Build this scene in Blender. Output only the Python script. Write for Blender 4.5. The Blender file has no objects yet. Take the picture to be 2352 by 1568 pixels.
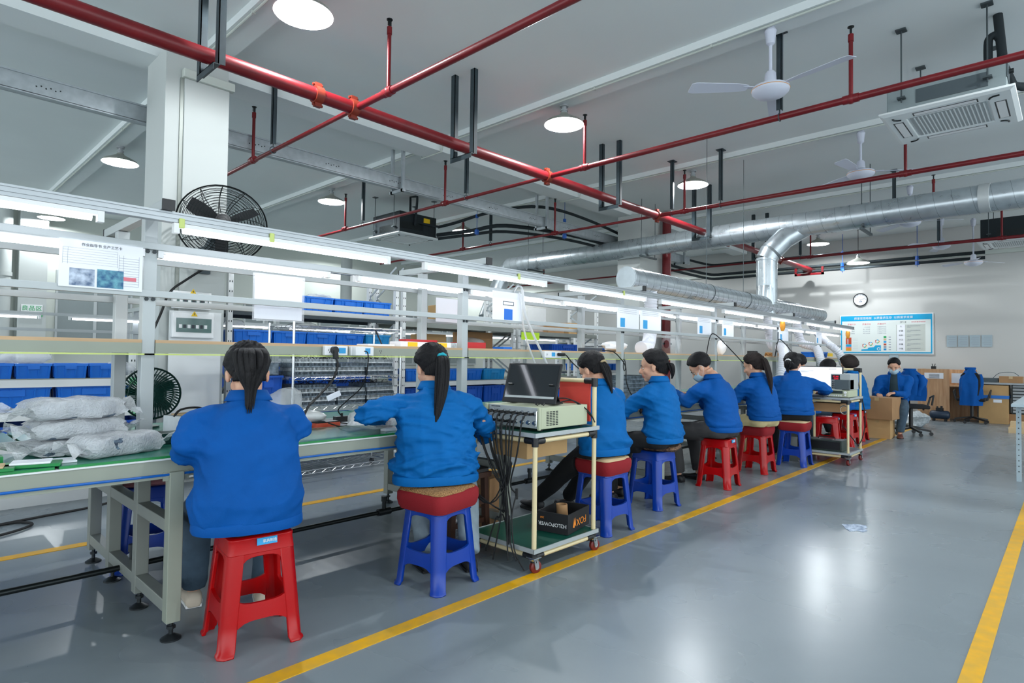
import bpy, bmesh, math, random
import numpy as np
from mathutils import Vector, Matrix, noise as mnoise
R_ = math.radians
random.seed(7); RNG = np.random.default_rng(11)
SC = bpy.context.scene; COL = SC.collection

# ------------------------------------------------------------ camera, world, exposure
def setup_camera():
    cam = bpy.data.cameras.new('camera'); o = bpy.data.objects.new('camera', cam); COL.objects.link(o)
    cam.sensor_width = 36.0; cam.lens = 36.0*1369.66/2352; cam.clip_start = .05; cam.clip_end = 200
    yaw, pitch, roll = R_(43.337), R_(1.4675), R_(.752)
    f = Vector((math.cos(yaw)*math.cos(pitch), math.sin(yaw)*math.cos(pitch), math.sin(pitch)))
    r = Vector((math.sin(yaw), -math.cos(yaw), 0)); u = r.cross(f)
    r2 = r*math.cos(roll)+u*math.sin(roll); u2 = u*math.cos(roll)-r*math.sin(roll)
    m = Matrix((r2, u2, -f)).transposed().to_4x4(); m.translation = (0, 0, 1.2)
    o.matrix_world = m; SC.camera = o
setup_camera()
W = bpy.data.worlds.new('hall_fill_light'); SC.world = W; W.use_nodes = True
W.node_tree.nodes['Background'].inputs[0].default_value = (.86, .95, 1.0, 1)   # even fill added through the open sides, standing in for the unseen hall's light
W.node_tree.nodes['Background'].inputs[1].default_value = WORLD_STRENGTH = 1.8
TUBE_EMIT, BULB_WATT, BULB_EMIT = 4.0, 85.0, 25.0
VS = SC.view_settings; VS.view_transform = 'Standard'; VS.look = 'None'; VS.gamma = 1; VS.use_curve_mapping = False
VS.exposure = .82
SC.cycles.max_bounces = 7; SC.cycles.diffuse_bounces = 4; SC.cycles.glossy_bounces = 3
SC.cycles.transmission_bounces = 4; SC.cycles.transparent_max_bounces = 8
SC.cycles.caustics_reflective = False; SC.cycles.caustics_refractive = False
SC.cycles.sample_clamp_indirect = 4.0; SC.cycles.use_denoising = True

# ------------------------------------------------------------ materials
def lin(c):
    if isinstance(c, str): c = tuple(int(c[i:i+2], 16)/255 for i in (0, 2, 4))
    return tuple(x/12.92 if x <= .04045 else ((x+.055)/1.055)**2.4 for x in c)+(1,)
MATS = {}
def M(name, col, rough=.5, metal=0, var=0, vs=8, col2=None, bump=0, bs=60, stretch=None, emit=None, es=0, alpha=1, trans=0, ior=1.45, coat=0, sheen=0, spec=.5, rvar=0, detail=4, crease=0):
    m = bpy.data.materials.new(name); m.use_nodes = True; nt = m.node_tree; N = nt.nodes; L = nt.links
    p = N['Principled BSDF']; p.inputs['Base Color'].default_value = lin(col); p.inputs['Roughness'].default_value = rough
    p.inputs['Metallic'].default_value = metal; p.inputs['IOR'].default_value = ior; p.inputs['Specular IOR Level'].default_value = spec
    p.inputs['Alpha'].default_value = alpha; p.inputs['Transmission Weight'].default_value = trans
    p.inputs['Coat Weight'].default_value = coat; p.inputs['Sheen Weight'].default_value = sheen
    if emit: p.inputs['Emission Color'].default_value = lin(emit); p.inputs['Emission Strength'].default_value = es
    if var or bump or rvar:
        tc = N.new('ShaderNodeTexCoord'); mp = N.new('ShaderNodeMapping'); L.new(tc.outputs['Object'], mp.inputs[0])
        if stretch: mp.inputs['Scale'].default_value = stretch
        if var:
            n = N.new('ShaderNodeTexNoise'); n.inputs['Scale'].default_value = vs; n.inputs['Detail'].default_value = detail
            L.new(mp.outputs[0], n.inputs['Vector']); r = N.new('ShaderNodeValToRGB')
            a = lin(col); b = lin(col2) if col2 else tuple(x*(1-var) for x in a[:3])+(1,)
            r.color_ramp.elements[0].position = .35; r.color_ramp.elements[1].position = .68
            r.color_ramp.elements[0].color = b; r.color_ramp.elements[1].color = a
            L.new(n.outputs['Fac'], r.inputs[0]); L.new(r.outputs[0], p.inputs['Base Color'])
            if rvar:
                mr = N.new('ShaderNodeMapRange'); mr.inputs[3].default_value = rough-rvar; mr.inputs[4].default_value = rough+rvar
                L.new(n.outputs['Fac'], mr.inputs[0]); L.new(mr.outputs[0], p.inputs['Roughness'])
        if bump:
            n2 = N.new('ShaderNodeTexNoise'); n2.inputs['Scale'].default_value = bs; n2.inputs['Detail'].default_value = 3
            L.new(mp.outputs[0], n2.inputs['Vector']); b_ = N.new('ShaderNodeBump'); b_.inputs['Strength'].default_value = bump
            b_.inputs['Distance'].default_value = .01; L.new(n2.outputs['Fac'], b_.inputs['Height']); L.new(b_.outputs[0], p.inputs['Normal'])
    if crease:      # soft cloth creases: ridged noise as a bump under the weave
        tc = N.new('ShaderNodeTexCoord'); n3 = N.new('ShaderNodeTexNoise'); n3.inputs['Scale'].default_value = 7; n3.inputs['Detail'].default_value = 1.5; n3.inputs['Distortion'].default_value = .8
        mp3 = N.new('ShaderNodeMapping'); mp3.inputs['Scale'].default_value = (1,1,1.5); L.new(tc.outputs['Object'], mp3.inputs[0]); L.new(mp3.outputs[0], n3.inputs['Vector'])
        s1 = N.new('ShaderNodeMath'); s1.operation = 'SUBTRACT'; s1.inputs[1].default_value = .5; a1 = N.new('ShaderNodeMath'); a1.operation = 'ABSOLUTE'; p1 = N.new('ShaderNodeMath'); p1.operation = 'POWER'; p1.inputs[1].default_value = .9
        L.new(n3.outputs['Fac'], s1.inputs[0]); L.new(s1.outputs[0], a1.inputs[0]); L.new(a1.outputs[0], p1.inputs[0])
        b3 = N.new('ShaderNodeBump'); b3.inputs['Strength'].default_value = crease; b3.inputs['Distance'].default_value = .03; L.new(p1.outputs[0], b3.inputs['Height'])
        if bump: L.new(b3.outputs[0], b_.inputs['Normal'])
        else: L.new(b3.outputs[0], p.inputs['Normal'])
    MATS[name] = m; return m
def floor_material():
    m = M('epoxy_floor', '8f999e', .2); nt = m.node_tree; N = nt.nodes; L = nt.links; p = N['Principled BSDF']
    tc = N.new('ShaderNodeTexCoord'); n = N.new('ShaderNodeTexNoise'); n.inputs['Scale'].default_value = .9; n.inputs['Detail'].default_value = 6; n.inputs['Roughness'].default_value = .6
    L.new(tc.outputs['Object'], n.inputs['Vector']); r = N.new('ShaderNodeValToRGB')
    r.color_ramp.elements[0].color = lin('7b858b'); r.color_ramp.elements[1].color = lin('858f95'); r.color_ramp.elements[0].position = .3; r.color_ramp.elements[1].position = .7
    n3 = N.new('ShaderNodeTexVoronoi'); n3.inputs['Scale'].default_value = 3.2; n3.feature = 'F1'   # scattered dark specks of dirt
    L.new(tc.outputs['Object'], n3.inputs['Vector']); lt = N.new('ShaderNodeMath'); lt.operation = 'LESS_THAN'; lt.inputs[1].default_value = .008; L.new(n3.outputs['Distance'], lt.inputs[0])
    mx = N.new('ShaderNodeMixRGB'); mx.inputs[2].default_value = lin('4a4f50'); L.new(lt.outputs[0], mx.inputs[0]); L.new(n.outputs['Fac'], r.inputs[0]); L.new(r.outputs[0], mx.inputs[1]); L.new(mx.outputs[0], p.inputs['Base Color'])
    mr = N.new('ShaderNodeMapRange'); mr.inputs[3].default_value = .22; mr.inputs[4].default_value = .33
    n2 = N.new('ShaderNodeTexNoise'); n2.inputs['Scale'].default_value = 1.2; n2.inputs['Detail'].default_value = 3; L.new(tc.outputs['Object'], n2.inputs['Vector'])
    L.new(n2.outputs['Fac'], mr.inputs[0]); L.new(mr.outputs[0], p.inputs['Roughness'])
    b = N.new('ShaderNodeBump'); b.inputs['Strength'].default_value = .02; b.inputs['Distance'].default_value = .02
    n4 = N.new('ShaderNodeTexNoise'); n4.inputs['Scale'].default_value = 5; n4.inputs['Detail'].default_value = 2; L.new(tc.outputs['Object'], n4.inputs['Vector']); L.new(n4.outputs['Fac'], b.inputs['Height']); L.new(b.outputs[0], p.inputs['Normal'])
    return m
floor_material()
M('ceiling_paint', 'e2e8e8', .85, var=.05, vs=.7, bump=.05, bs=30)
M('wall_paint', 'c2c2bf', .8, var=.03, vs=.8)
M('column_paint', 'bcc1bf', .7, var=.03, vs=1.5)
M('grey_pane', '7d8788', .35, var=.05, vs=2)
M('wall_panel', 'c3c9c2', .6)
M('yellow_line', 'e8ac08', .35, var=.25, vs=14, col2='d3a53a', rvar=.08)
M('red_pipe', '74121a', .38, var=.25, vs=5, bump=.05)
M('red_coupling', '7e2c1c', .45, var=.2, vs=30)
M('dark_bracket', '2f3c42', .5, var=.25, vs=12)
M('galvanised', 'b4bcc1', .36, metal=.4, var=.16, vs=14, rvar=.08)
M('galv_duct', 'bcc5ca', .3, metal=.75, var=.14, vs=9, rvar=.1, bump=.08, bs=25)
M('galv_seam', '70777a', .5, metal=.6)
M('black_foam', '1c2529', .8)
M('steel_rod', '4c5558', .5, metal=.5)
M('aluminium', 'a6acb0', .33, metal=.55, var=.05, vs=10)
M('alu_dull', 'adb3b4', .45, metal=.25)
M('cream_metal', '959b8e', .45, var=.05, vs=6)
M('frame_grey', '90958f', .45, metal=.2, var=.06, vs=9)
M('belt_green', '2f7a68', .22, var=.06, vs=5)
M('belt_edge', '15803f', .35)
M('strip_white', 'd8d8dc', .35)
M('shelf_ply', 'c9a883', .6, var=.18, vs=3, stretch=(1, 12, 12))
M('blue_edge', '1561b5', .35)
M('lime_edge', 'c6d479', .4)
M('white_metal', 'e3e6e6', .4)
M('white_plastic', 'e9eaea', .35)
M('grey_plastic', 'a5aaad', .45)
M('black_plastic', '17191c', .4)
M('black_rubber', '0f1113', .6)
M('dark_metal', '33383b', .4, metal=.6)
M('chrome', 'c8ccce', .22, metal=.95)
M('tube_glow', 'ffffff', .4, emit='eef3ff', es=TUBE_EMIT)
M('bulb_glow', 'ffffff', .4, emit='f3f7ff', es=BULB_EMIT)
M('shade_outside', 'a9aca4', .45, metal=.3)
M('shade_inside', 'f2f4f4', .35)
M('bin_blue', '0c6cd0', .42, var=.06, vs=6)
M('bin_blue_dark', '0850b4', .42, var=.06, vs=6)
M('bin_teal', '1687c4', .42, var=.06, vs=6)
M('stool_red', 'ae0408', .25, var=.06, vs=4, spec=.4)
M('stool_blue', '00389c', .3, var=.05, vs=4)
M('cushion_red', '86121c', .85, bump=.2, bs=220)
M('cushion_straw', 'b98e5c', .8, var=.45, vs=160, col2='6e4c2c', bump=.4, bs=160)
M('cushion_beige', 'cdb38c', .85, bump=.2, bs=200)
M('cushion_print', '8b6a52', .9, var=.7, vs=70, col2='2e2322', bump=.3, bs=120)
M('cushion_pink', 'c3848c', .9)
M('jacket', '00509c', .72, var=.14, vs=7, bump=.15, bs=420, spec=.2, crease=.16)
M('jacket_b', '0062a8', .72, var=.14, vs=7, bump=.15, bs=420, spec=.2, crease=.16)
M('skin', 'd8a98c', .5, var=.08, vs=20, col2='c9937a')
M('skin_tan', 'c79a78', .5, var=.08, vs=20, col2='b8846a')
M('lips', 'b4685f', .45)
M('hair_black', '131116', .5, spec=.3, var=.5, vs=90, col2='060607', stretch=(3, 3, .3), bump=.5, bs=260)
M('hair_brown', '2a1c19', .5, spec=.3, var=.5, vs=90, col2='14100f', stretch=(3, 3, .3), bump=.5, bs=260)
M('jeans', '43586a', .8, var=.25, vs=18, bump=.15, bs=300, crease=.15)
M('jeans_light', '93a4ae', .8, var=.2, vs=18, bump=.15, bs=300)
M('black_cloth', '16171a', .85, bump=.1, bs=300)
M('charcoal_cloth', '3c3b3c', .85, bump=.1, bs=300)
M('khaki_cloth', 'c8b98a', .85, var=.1, vs=12, bump=.1, bs=300, crease=.18)
M('shoe_cream', 'cfc2b0', .6)
M('shoe_dark', '1b1b1e', .5)
M('shoe_brown', '6b4038', .5)
M('mask_blue', 'a9c4d2', .8)
M('eye_white', 'e8e4de', .3)
M('eye_dark', '1a1412', .2)
M('scrunchie_teal', '1f9fb0', .8, bump=.3, bs=150)
M('scrunchie_gold', 'b6a27c', .8, var=.4, vs=60, bump=.4, bs=150)
M('sleeve_print', '6d5c52', .9, var=.8, vs=60, col2='1d1b1c', bump=.2, bs=200)
M('dark_tee', '1b3038', .8)
M('paper', 'eceef4', .7)
M('plastic_sheet', 'f3f5fa', .15, alpha=.2)
M('paper_print', '5c6f8c', .7, var=.6, vs=30, col2='c8d4e4')
M('print_teal', '6fa9b8', .7, var=.6, vs=40, col2='345f86')
M('print_line', '8f95a2', .7)
M('print_dark', '3c4148', .7)
M('print_red', 'dc7a86', .7)
M('poster_blue', '0fa0d0', .4)
M('poster_white', 'dfe6e2', .4)
M('card_brown', 'a8815a', .85, var=.12, vs=5)
M('card_light', 'bf9a6a', .85, var=.1, vs=5)
M('tape_clear', 'c7a877', .25, var=.2, vs=12)
M('tape_blue', '1d6fc4', .4)
M('wood_laminate', 'cfa680', .5, var=.25, vs=4, col2='b4875f', stretch=(6, 6, .5))
M('bubble_wrap', 'f4f7fa', .16, var=.15, vs=30, bump=.9, bs=120, alpha=.58)
M('wrapped_module', '8496a8', .4, metal=.3, var=.6, vs=70, col2='3c4652', bump=.5, bs=90)
M('heatsink', 'd3d9dc', .4, metal=.25, var=.3, vs=25, col2='9aa3a8')
M('heatsink_dark', '8694a0', .45, metal=.25, var=.4, vs=25, col2='525f69')
M('instrument_cream', 'b5bba0', .5)
M('instrument_grey', 'a9afb0', .5)
M('instrument_dark', '39443f', .4, metal=.2)
M('lean_pipe', 'dccba0', .35)
M('cart_green', '0c5344', .3, var=.1, vs=5)
M('cart_grey', '6c7d7a', .3)
M('screen_off', '10161c', .08, coat=.4)
M('screen_lit', 'dfeaf0', .3, emit='dfe9f2', es=.75)
M('display_red', '300507', .3, emit='e01030', es=1.2)
M('red_cloth', 'd4453a', .8, var=.12, vs=9)
M('orange_red', 'b8492f', .5)
M('caster_red', '6e2320', .35)
M('sign_green', '14a35a', .5)
M('warn_yellow', 'f0c414', .5)
M('fox_orange', 'ea8a2c', .6)
M('carton_black', '16171a', .6)
M('green_fan', '0f3a35', .4)
M('steel_dark', '2a2f30', .4, metal=.7)
M('compressor_blue', '1f2f42', .4)
M('sticker_blue', '2f9cd6', .4)
M('cable_white', 'd8d8d4', .5)
M('bag_film', 'eef1f4', .15, alpha=.4, bump=.8, bs=40)
M('hose_white', 'e2e4ea', .4)
M('tag_green', '7fd39a', .6)
M('lime', 'a7d32c', .6)
M('glass_meter', '54706c', .1)
M('timber', 'b5834a', .7, var=.25, vs=6)
M('dark_wood', '4a2c1e', .6, var=.3, vs=8, stretch=(6, 6, .6))
M('scale_orange', 'e0962c', .5)
M('valve_blue', '1d56a8', .5)
M('ac_grey', '4a555a', .6)
M('ac_grey_light', '8e9a9c', .55, metal=.3)
M('ac_white', 'dfe4e4', .45)
M('fan_white', 'ccd0de', .4)
M('trolley_blue_grey', '9fb0b8', .4)
M('red_tag', 'b01c20', .5)
# ------------------------------------------------------------ mesh helpers
TINY = {'slot_holes','slots','grille_bars','printed_lines','text_lines','notice_lines','printed_table','bolt_pair','side_vent','screen_text','cage','seam','joint_band'}   # pieces too small to pick apart
class MB:
    def __init__(s): s.v = []; s.f = []; s.mi = []; s.cur = 0
    def add(s, vs, fs):
        b = len(s.v); s.v += [tuple(v) for v in vs]; s.f += [tuple(b+i for i in f) for f in fs]; s.mi += [s.cur]*len(fs); return s
    def mat(s, i): s.cur = i; return s
    def box(s, x0, x1, y0, y1, z0, z1):
        return s.add([(x0,y0,z0),(x1,y0,z0),(x1,y1,z0),(x0,y1,z0),(x0,y0,z1),(x1,y0,z1),(x1,y1,z1),(x0,y1,z1)],
                     [(0,3,2,1),(4,5,6,7),(0,1,5,4),(1,2,6,5),(2,3,7,6),(3,0,4,7)])
    def obox(s, c, a, b, d):
        c, a, b, d = map(Vector, (c, a, b, d)); P = [c+a*i+b*j+d*k for k in (-1,1) for j in (-1,1) for i in (-1,1)]
        return s.add(P, [(0,2,3,1),(4,5,7,6),(0,1,5,4),(1,3,7,5),(3,2,6,7),(2,0,4,6)])
    def bar(s, p, q, w, h, up=(0,0,1)):
        p, q = Vector(p), Vector(q); d = (q-p); n = d.normalized(); u = Vector(up)
        if abs(n.dot(u)) > .98: u = Vector((0,1,0))
        r = n.cross(u).normalized(); u = r.cross(n)
        return s.obox((p+q)/2, d/2, r*w/2, u*h/2)
    def loft(s, rings, caps=True, closed=True):
        n = len(rings[0]); b = len(s.v); s.v += [tuple(p) for r in rings for p in r]; F = []
        for i in range(len(rings)-1):
            for j in range(n if closed else n-1):
                k = (j+1) % n; F.append((b+i*n+j, b+i*n+k, b+(i+1)*n+k, b+(i+1)*n+j))
        if caps and closed:
            F.append(tuple(b+j for j in reversed(range(n)))); F.append(tuple(b+(len(rings)-1)*n+j for j in range(n)))
        s.f += F; s.mi += [s.cur]*len(F); return s
    def tube(s, pts, r, n=8, caps=True, flat=1.0):
        P = [Vector(p) for p in pts]; m = len(P); rr = r if isinstance(r, (list, tuple)) else [r]*m
        T = [(P[min(i+1,m-1)]-P[max(i-1,0)]).normalized() for i in range(m)]
        a = Vector((0,0,1)) if abs(T[0].z) < .9 else Vector((1,0,0)); u = T[0].cross(a).normalized(); rings = []
        for i in range(m):
            u = (u-T[i]*u.dot(T[i])); u = u.normalized() if u.length > 1e-6 else T[i].orthogonal().normalized(); w = T[i].cross(u)
            rings.append([P[i]+u*(rr[i]*math.cos(2*math.pi*k/n))+w*(rr[i]*flat*math.sin(2*math.pi*k/n)) for k in range(n)])
        return s.loft(rings, caps)
    def cyl(s, p, q, r, r2=None, n=12, caps=True): return s.tube([p, q], [r, r if r2 is None else r2], n, caps)
    def lathe(s, prof, o=(0,0,0), n=24, d=(0,0,1)):
        d = Vector(d).normalized(); u = d.orthogonal().normalized(); w = d.cross(u); o = Vector(o)
        rings = [[o+d*z+u*(max(r,1e-4)*math.cos(2*math.pi*k/n))+w*(max(r,1e-4)*math.sin(2*math.pi*k/n)) for k in range(n)] for r, z in prof]
        return s.loft(rings, caps=True)
    def ball(s, c, r, n=12, m=8, ax=None):
        if not isinstance(r, (list, tuple)): r = (r,r,r)
        A = ax or Matrix.Identity(3); c = Vector(c)
        return s.loft([[c+A@Vector((r[0]*math.sin(t)*math.cos(2*math.pi*k/n), r[1]*math.sin(t)*math.sin(2*math.pi*k/n), r[2]*math.cos(t))) for k in range(n)] for t in [max(.03,min(math.pi-.03, math.pi*i/m)) for i in range(m+1)]])
    def prism(s, poly, a, b, axis='z'):
        f = {'z': lambda u,v,w: (u,v,w), 'y': lambda u,v,w: (u,w,v), 'x': lambda u,v,w: (w,u,v)}[axis]
        return s.loft([[f(u,v,a) for u,v in poly],[f(u,v,b) for u,v in poly]])
    def quad(s, a, b, c, d): return s.add([a,b,c,d], [(0,1,2,3)])
    def mesh(s, name='m', fix=True):
        me = bpy.data.meshes.new(name); me.from_pydata(s.v, [], s.f)
        if any(s.mi): me.polygons.foreach_set('material_index', s.mi)
        if fix:
            bm = bmesh.new(); bm.from_mesh(me); bmesh.ops.recalc_face_normals(bm, faces=bm.faces); bm.to_mesh(me); bm.free()
        return me
    def build(s, name, mat, parent=None, bevel=0, smooth=40, fix=True):
        me = s.mesh(name, fix)
        for k in (mat if isinstance(mat, (list,tuple)) else [mat]): me.materials.append(MATS[k])
        if smooth:
            me.shade_smooth(); me.set_sharp_from_angle(angle=R_(smooth))
        o = bpy.data.objects.new(name, me); COL.objects.link(o)
        if name in TINY: o['kind'] = 'stuff'
        if parent: o.parent = parent
        if bevel:
            b = o.modifiers.new('bevel', 'BEVEL'); b.width = bevel; b.segments = 2; b.limit_method = 'ANGLE'; b.angle_limit = R_(50)
        return o
def tag(o, label=None, cat=None, group=None, kind=None):
    if label: o['label'] = label
    if cat: o['category'] = cat
    if group: o['group'] = group
    if kind: o['kind'] = kind
    return o
def thing(name, label, cat, loc=(0,0,0), rz=0, group=None):
    o = bpy.data.objects.new(name, None); COL.objects.link(o); o.location = loc; o.rotation_euler = (0,0,rz); o.empty_display_size = .1
    return tag(o, label, cat, group)
def dup(o, loc=None, rz=None, label=None, group=None, parent=None):
    c = o.copy(); COL.objects.link(c)
    if parent is not None: c.parent = parent
    if loc is not None: c.location = loc
    if rz is not None: c.rotation_euler = (0,0,rz)
    if label: c['label'] = label
    if group: c['group'] = group
    for ch in o.children: dup(ch, parent=c)
    return c
def one(name, mb, mat, label, cat, group=None, **k): return tag(mb.build(name, mat, **k), label, cat, group)
def struct(name, mb, mat, parent=None, label=None, **k):
    o = mb.build(name, mat, parent, **k); o['kind'] = 'structure'
    if label: o['label'] = label
    return o
def text(txt, size, mat, parent, M4, name='lettering', ext=.0015, align='CENTER', squash=1.0):
    c = bpy.data.curves.new('t', 'FONT'); c.body = txt; c.size = size; c.extrude = ext; c.align_x = align; c.align_y = 'CENTER'; c.resolution_u = 2
    o = bpy.data.objects.new('t', c); COL.objects.link(o); bpy.context.view_layer.update()
    me = bpy.data.meshes.new_from_object(o.evaluated_get(bpy.context.evaluated_depsgraph_get())); bpy.data.objects.remove(o); bpy.data.curves.remove(c)
    me.transform(Matrix.Diagonal((squash,1,1,1))); me.transform(M4); me.materials.clear(); me.materials.append(MATS[mat])
    o = bpy.data.objects.new(name, me); COL.objects.link(o)
    if parent: o.parent = parent
    return o
def frame4(o, x, y):   # matrix with local x,y axes given (text plane), z = x cross y
    x, y = Vector(x).normalized(), Vector(y).normalized(); z = x.cross(y); m = Matrix((x, y, z)).transposed().to_4x4(); m.translation = Vector(o); return m
def arc(a, b, sag=0.1, n=10, dirn=(0,0,-1)):
    a, b, d = Vector(a), Vector(b), Vector(dirn); return [a.lerp(b, i/n)+d*(sag*4*(i/n)*(1-i/n)) for i in range(n+1)]
def bez(p0, p1, p2, p3, n=12):
    p0, p1, p2, p3 = map(Vector, (p0,p1,p2,p3)); return [p0*(1-t)**3+p1*3*t*(1-t)**2+p2*3*t*t*(1-t)+p3*t**3 for t in [i/n for i in range(n+1)]]
def spline(pts, k=5):
    P = [Vector(p) for p in pts]; out = []
    for i in range(len(P)-1):
        a, b, c, d = P[max(i-1,0)], P[i], P[i+1], P[min(i+2,len(P)-1)]
        for j in range(k):
            t = j/k; out.append(.5*((2*b)+(c-a)*t+(2*a-5*b+4*c-d)*t*t+(3*b-a-3*c+d)*t**3))
    return out+[P[-1]]
ORD = ['first','second','third','fourth','fifth','sixth','seventh','eighth','ninth','tenth','eleventh','twelfth']
def rbox(w, d, h, r, n=3):   # rounded-plan ring helper: list of (x,y)
    P = []
    for cx, cy, a0 in ((w/2-r,d/2-r,0),(-w/2+r,d/2-r,90),(-w/2+r,-d/2+r,180),(w/2-r,-d/2+r,270)):
        for i in range(n+1): a = R_(a0+90*i/n); P.append((cx+r*math.cos(a), cy+r*math.sin(a)))
    return P
# ------------------------------------------------------------ the setting
struct('floor', MB().box(-7, 16, -8, 16.2, -.1, 0), 'epoxy_floor', smooth=0, label='glossy grey-blue epoxy floor')
struct('trim_1', MB().box(-3, 12.95, 2.125, 2.2, 0, .003), 'yellow_line', smooth=0, label='yellow painted line along the row of stools')
struct('trim_2', MB().box(-3, 12.0, .262, .33, 0, .003), 'yellow_line', smooth=0, label='yellow painted line on the right side of the aisle')
struct('trim_3', MB().box(-3, 12.0, 4.45, 4.53, 0, .003), 'yellow_line', smooth=0, label='yellow painted line behind the bench')
struct('ceiling', MB().box(-7, 16, -8, 16.2, 4.15, 4.3), 'ceiling_paint', smooth=0, label='white painted concrete ceiling')
cl = bpy.data.objects['ceiling']
for x in (-.9, 2.17, 5.25, 8.35, 11.45, 14.5):
    struct('ceiling_rib', MB().box(x-.12, x+.12, -8, 15.6, 4.08, 4.15), 'ceiling_paint', cl, smooth=0)
struct('ceiling_girder', MB().box(-7, 15.6, 6.25, 6.62, 3.98, 4.2), 'ceiling_paint', cl, smooth=0)
struct('ceiling_girder', MB().box(-7, 15.6, -2.2, -1.8, 3.98, 4.2), 'ceiling_paint', cl, smooth=0)
struct('wall_end', MB().box(16.0, 16.2, -8, 16.2, 0, 4.2), 'wall_paint', smooth=0, label='pale grey end wall')
struct('trim_4', MB().box(15.93, 16.0, -8, 15.6, 3.49, 3.57), 'wall_panel', smooth=0, label='cream moulding across the top of the end wall')
struct('wall_left', MB().box(-7, 16.0, 15.6, 15.8, 0, 4.2), 'wall_panel', smooth=0, label='far side wall with grey glazed panels')
wl = bpy.data.objects['wall_left']
k = 1
for x0, x1, z0, z1 in ((2.5, 3.9, 1.3, 2.9), (4.2, 5.9, .9, 2.3), (6.4, 8.0, .9, 2.6), (8.5, 10.4, .9, 2.6), (11.0, 12.6, .9, 2.6), (13.0, 14.6, .9, 2.6)):
    w = thing('window_%d' % k, None, None, (x0, 15.55, z0)); w['kind'] = 'structure'; w['label'] = '%s grey-tinted window from the left in the far side wall' % ORD[k-1]; k += 1
    a, b = x1-x0, z1-z0
    for i in range(2):
        MB().box(a*i/2+.03, a*(i+1)/2-.03, -.02, 0, .04, b-.04).build('pane', 'grey_pane', w, smooth=0)
    MB().box(0,a,-.03,.05,0,.04).box(0,a,-.03,.05,b-.04,b).box(0,.04,-.03,.05,.04,b-.04).box(a-.04,a,-.03,.05,.04,b-.04).box(a/2-.03,a/2+.03,-.03,.05,.04,b-.04).build('window_frame', 'alu_dull', w, smooth=0)
# near column with boxed cladding, second column with the fire riser
c1 = struct('column', MB().box(1.72, 2.27, 6.0, 6.55, 0, 3.99), 'column_paint', smooth=0, label='white square column behind the bench, nearest')
struct('cladding_board', MB().box(1.87, 2.27, 5.965, 6.0, .05, 3.74), 'column_paint', c1, bevel=.006, smooth=0)
struct('cladding_cap', MB().box(1.85, 2.31, 5.93, 6.0, 3.74, 3.82), 'wall_panel', c1, bevel=.008, smooth=0)
struct('corner_trim', MB().box(1.84, 1.87, 5.985, 6.0, 0, 3.74), 'frame_grey', c1, smooth=0)
c2 = struct('column', MB().box(9.95, 11.15, 6.05, 6.55, 0, 3.99), 'column_paint', smooth=0, label='wide white column behind the red riser pipe')
struct('column', MB().box(1.85, 2.3, 15.2, 15.55, 0, 4.2), 'column_paint', smooth=0, label='white pilaster on the far side wall, with the green sign')
one('drain_pipe', MB().cyl((1.62, 15.3, 0), (1.62, 15.3, 4.15), .13, n=20).cyl((1.62,15.3,2.66),(1.62,15.3,2.74),.145,n=20), 'column_paint', 'white vertical drain pipe beside the far wall sign', 'pipe')
one('drain_pipe', MB().cyl((8.6, 14.3, 2.0), (8.6, 14.3, 4.15), .15, n=20), 'column_paint', 'white vertical pipe above the cartons on the rack', 'pipe')
sg = thing('area_sign', 'white and green area sign on the far pilaster', 'sign', (2.07, 15.19, 2.0))
MB().box(-.17,.17,-.008,0,-.12,.12).build('panel', 'white_plastic', sg, smooth=0)
MB().box(-.17,.17,-.012,-.008,-.12,-.045).build('green_band', 'sign_green', sg, smooth=0)
text('良品区', .11, 'sign_green', sg, frame4((0,-.01,.04),(1,0,0),(0,0,1)))
text('Accepted products area', .024, 'white_plastic', sg, frame4((0,-.0125,-.08),(1,0,0),(0,0,1)))

# ------------------------------------------------------------ ceiling services
mp = thing('sprinkler_main', 'thick red sprinkler main running along the ceiling above the bench', 'pipe', (0, 4.6, 3.37))
MB().cyl((-1.5,0,0),(15.3,0,0),.057,n=20).build('pipe', 'red_pipe', mp)
for x in (2.46, 2.8, 5.45, 8.05, 10.6, 13.3):
    MB().cyl((x-.035,0,0),(x+.035,0,0),.072,n=20).box(x-.03,x+.03,-.02,.02,.065,.1).box(x-.03,x+.03,-.02,.02,-.1,-.065).cyl((x-.045,0,.085),(x+.045,0,.085),.012,n=6).cyl((x-.045,0,-.085),(x+.045,0,-.085),.012,n=6).build('coupling', 'red_coupling', mp)
for i, x in enumerate((1.57, 4.06, 6.75, 9.5, 12.1)):
    h = thing('pipe_hanger', 'black angle steel hanger holding the red main, %s from the left' % ORD[i], 'hanger', (x, 4.6, 3.27), 0, 'black hangers under the red main')
    for y, xx in ((-.13, .035), (.13, -.0)):
        MB().box(xx,xx+.006,y-.03,y+.03,0,.88).box(xx,xx+.05,y-.03,y-.024,0,.88).build('leg', 'dark_bracket', h, smooth=0)
    MB().box(-.0,.05,-.16,.16,-.006,0).box(0,.006,-.16,.16,-.05,0).build('crossbar', 'dark_bracket', h, smooth=0)
NB = 0
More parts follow.
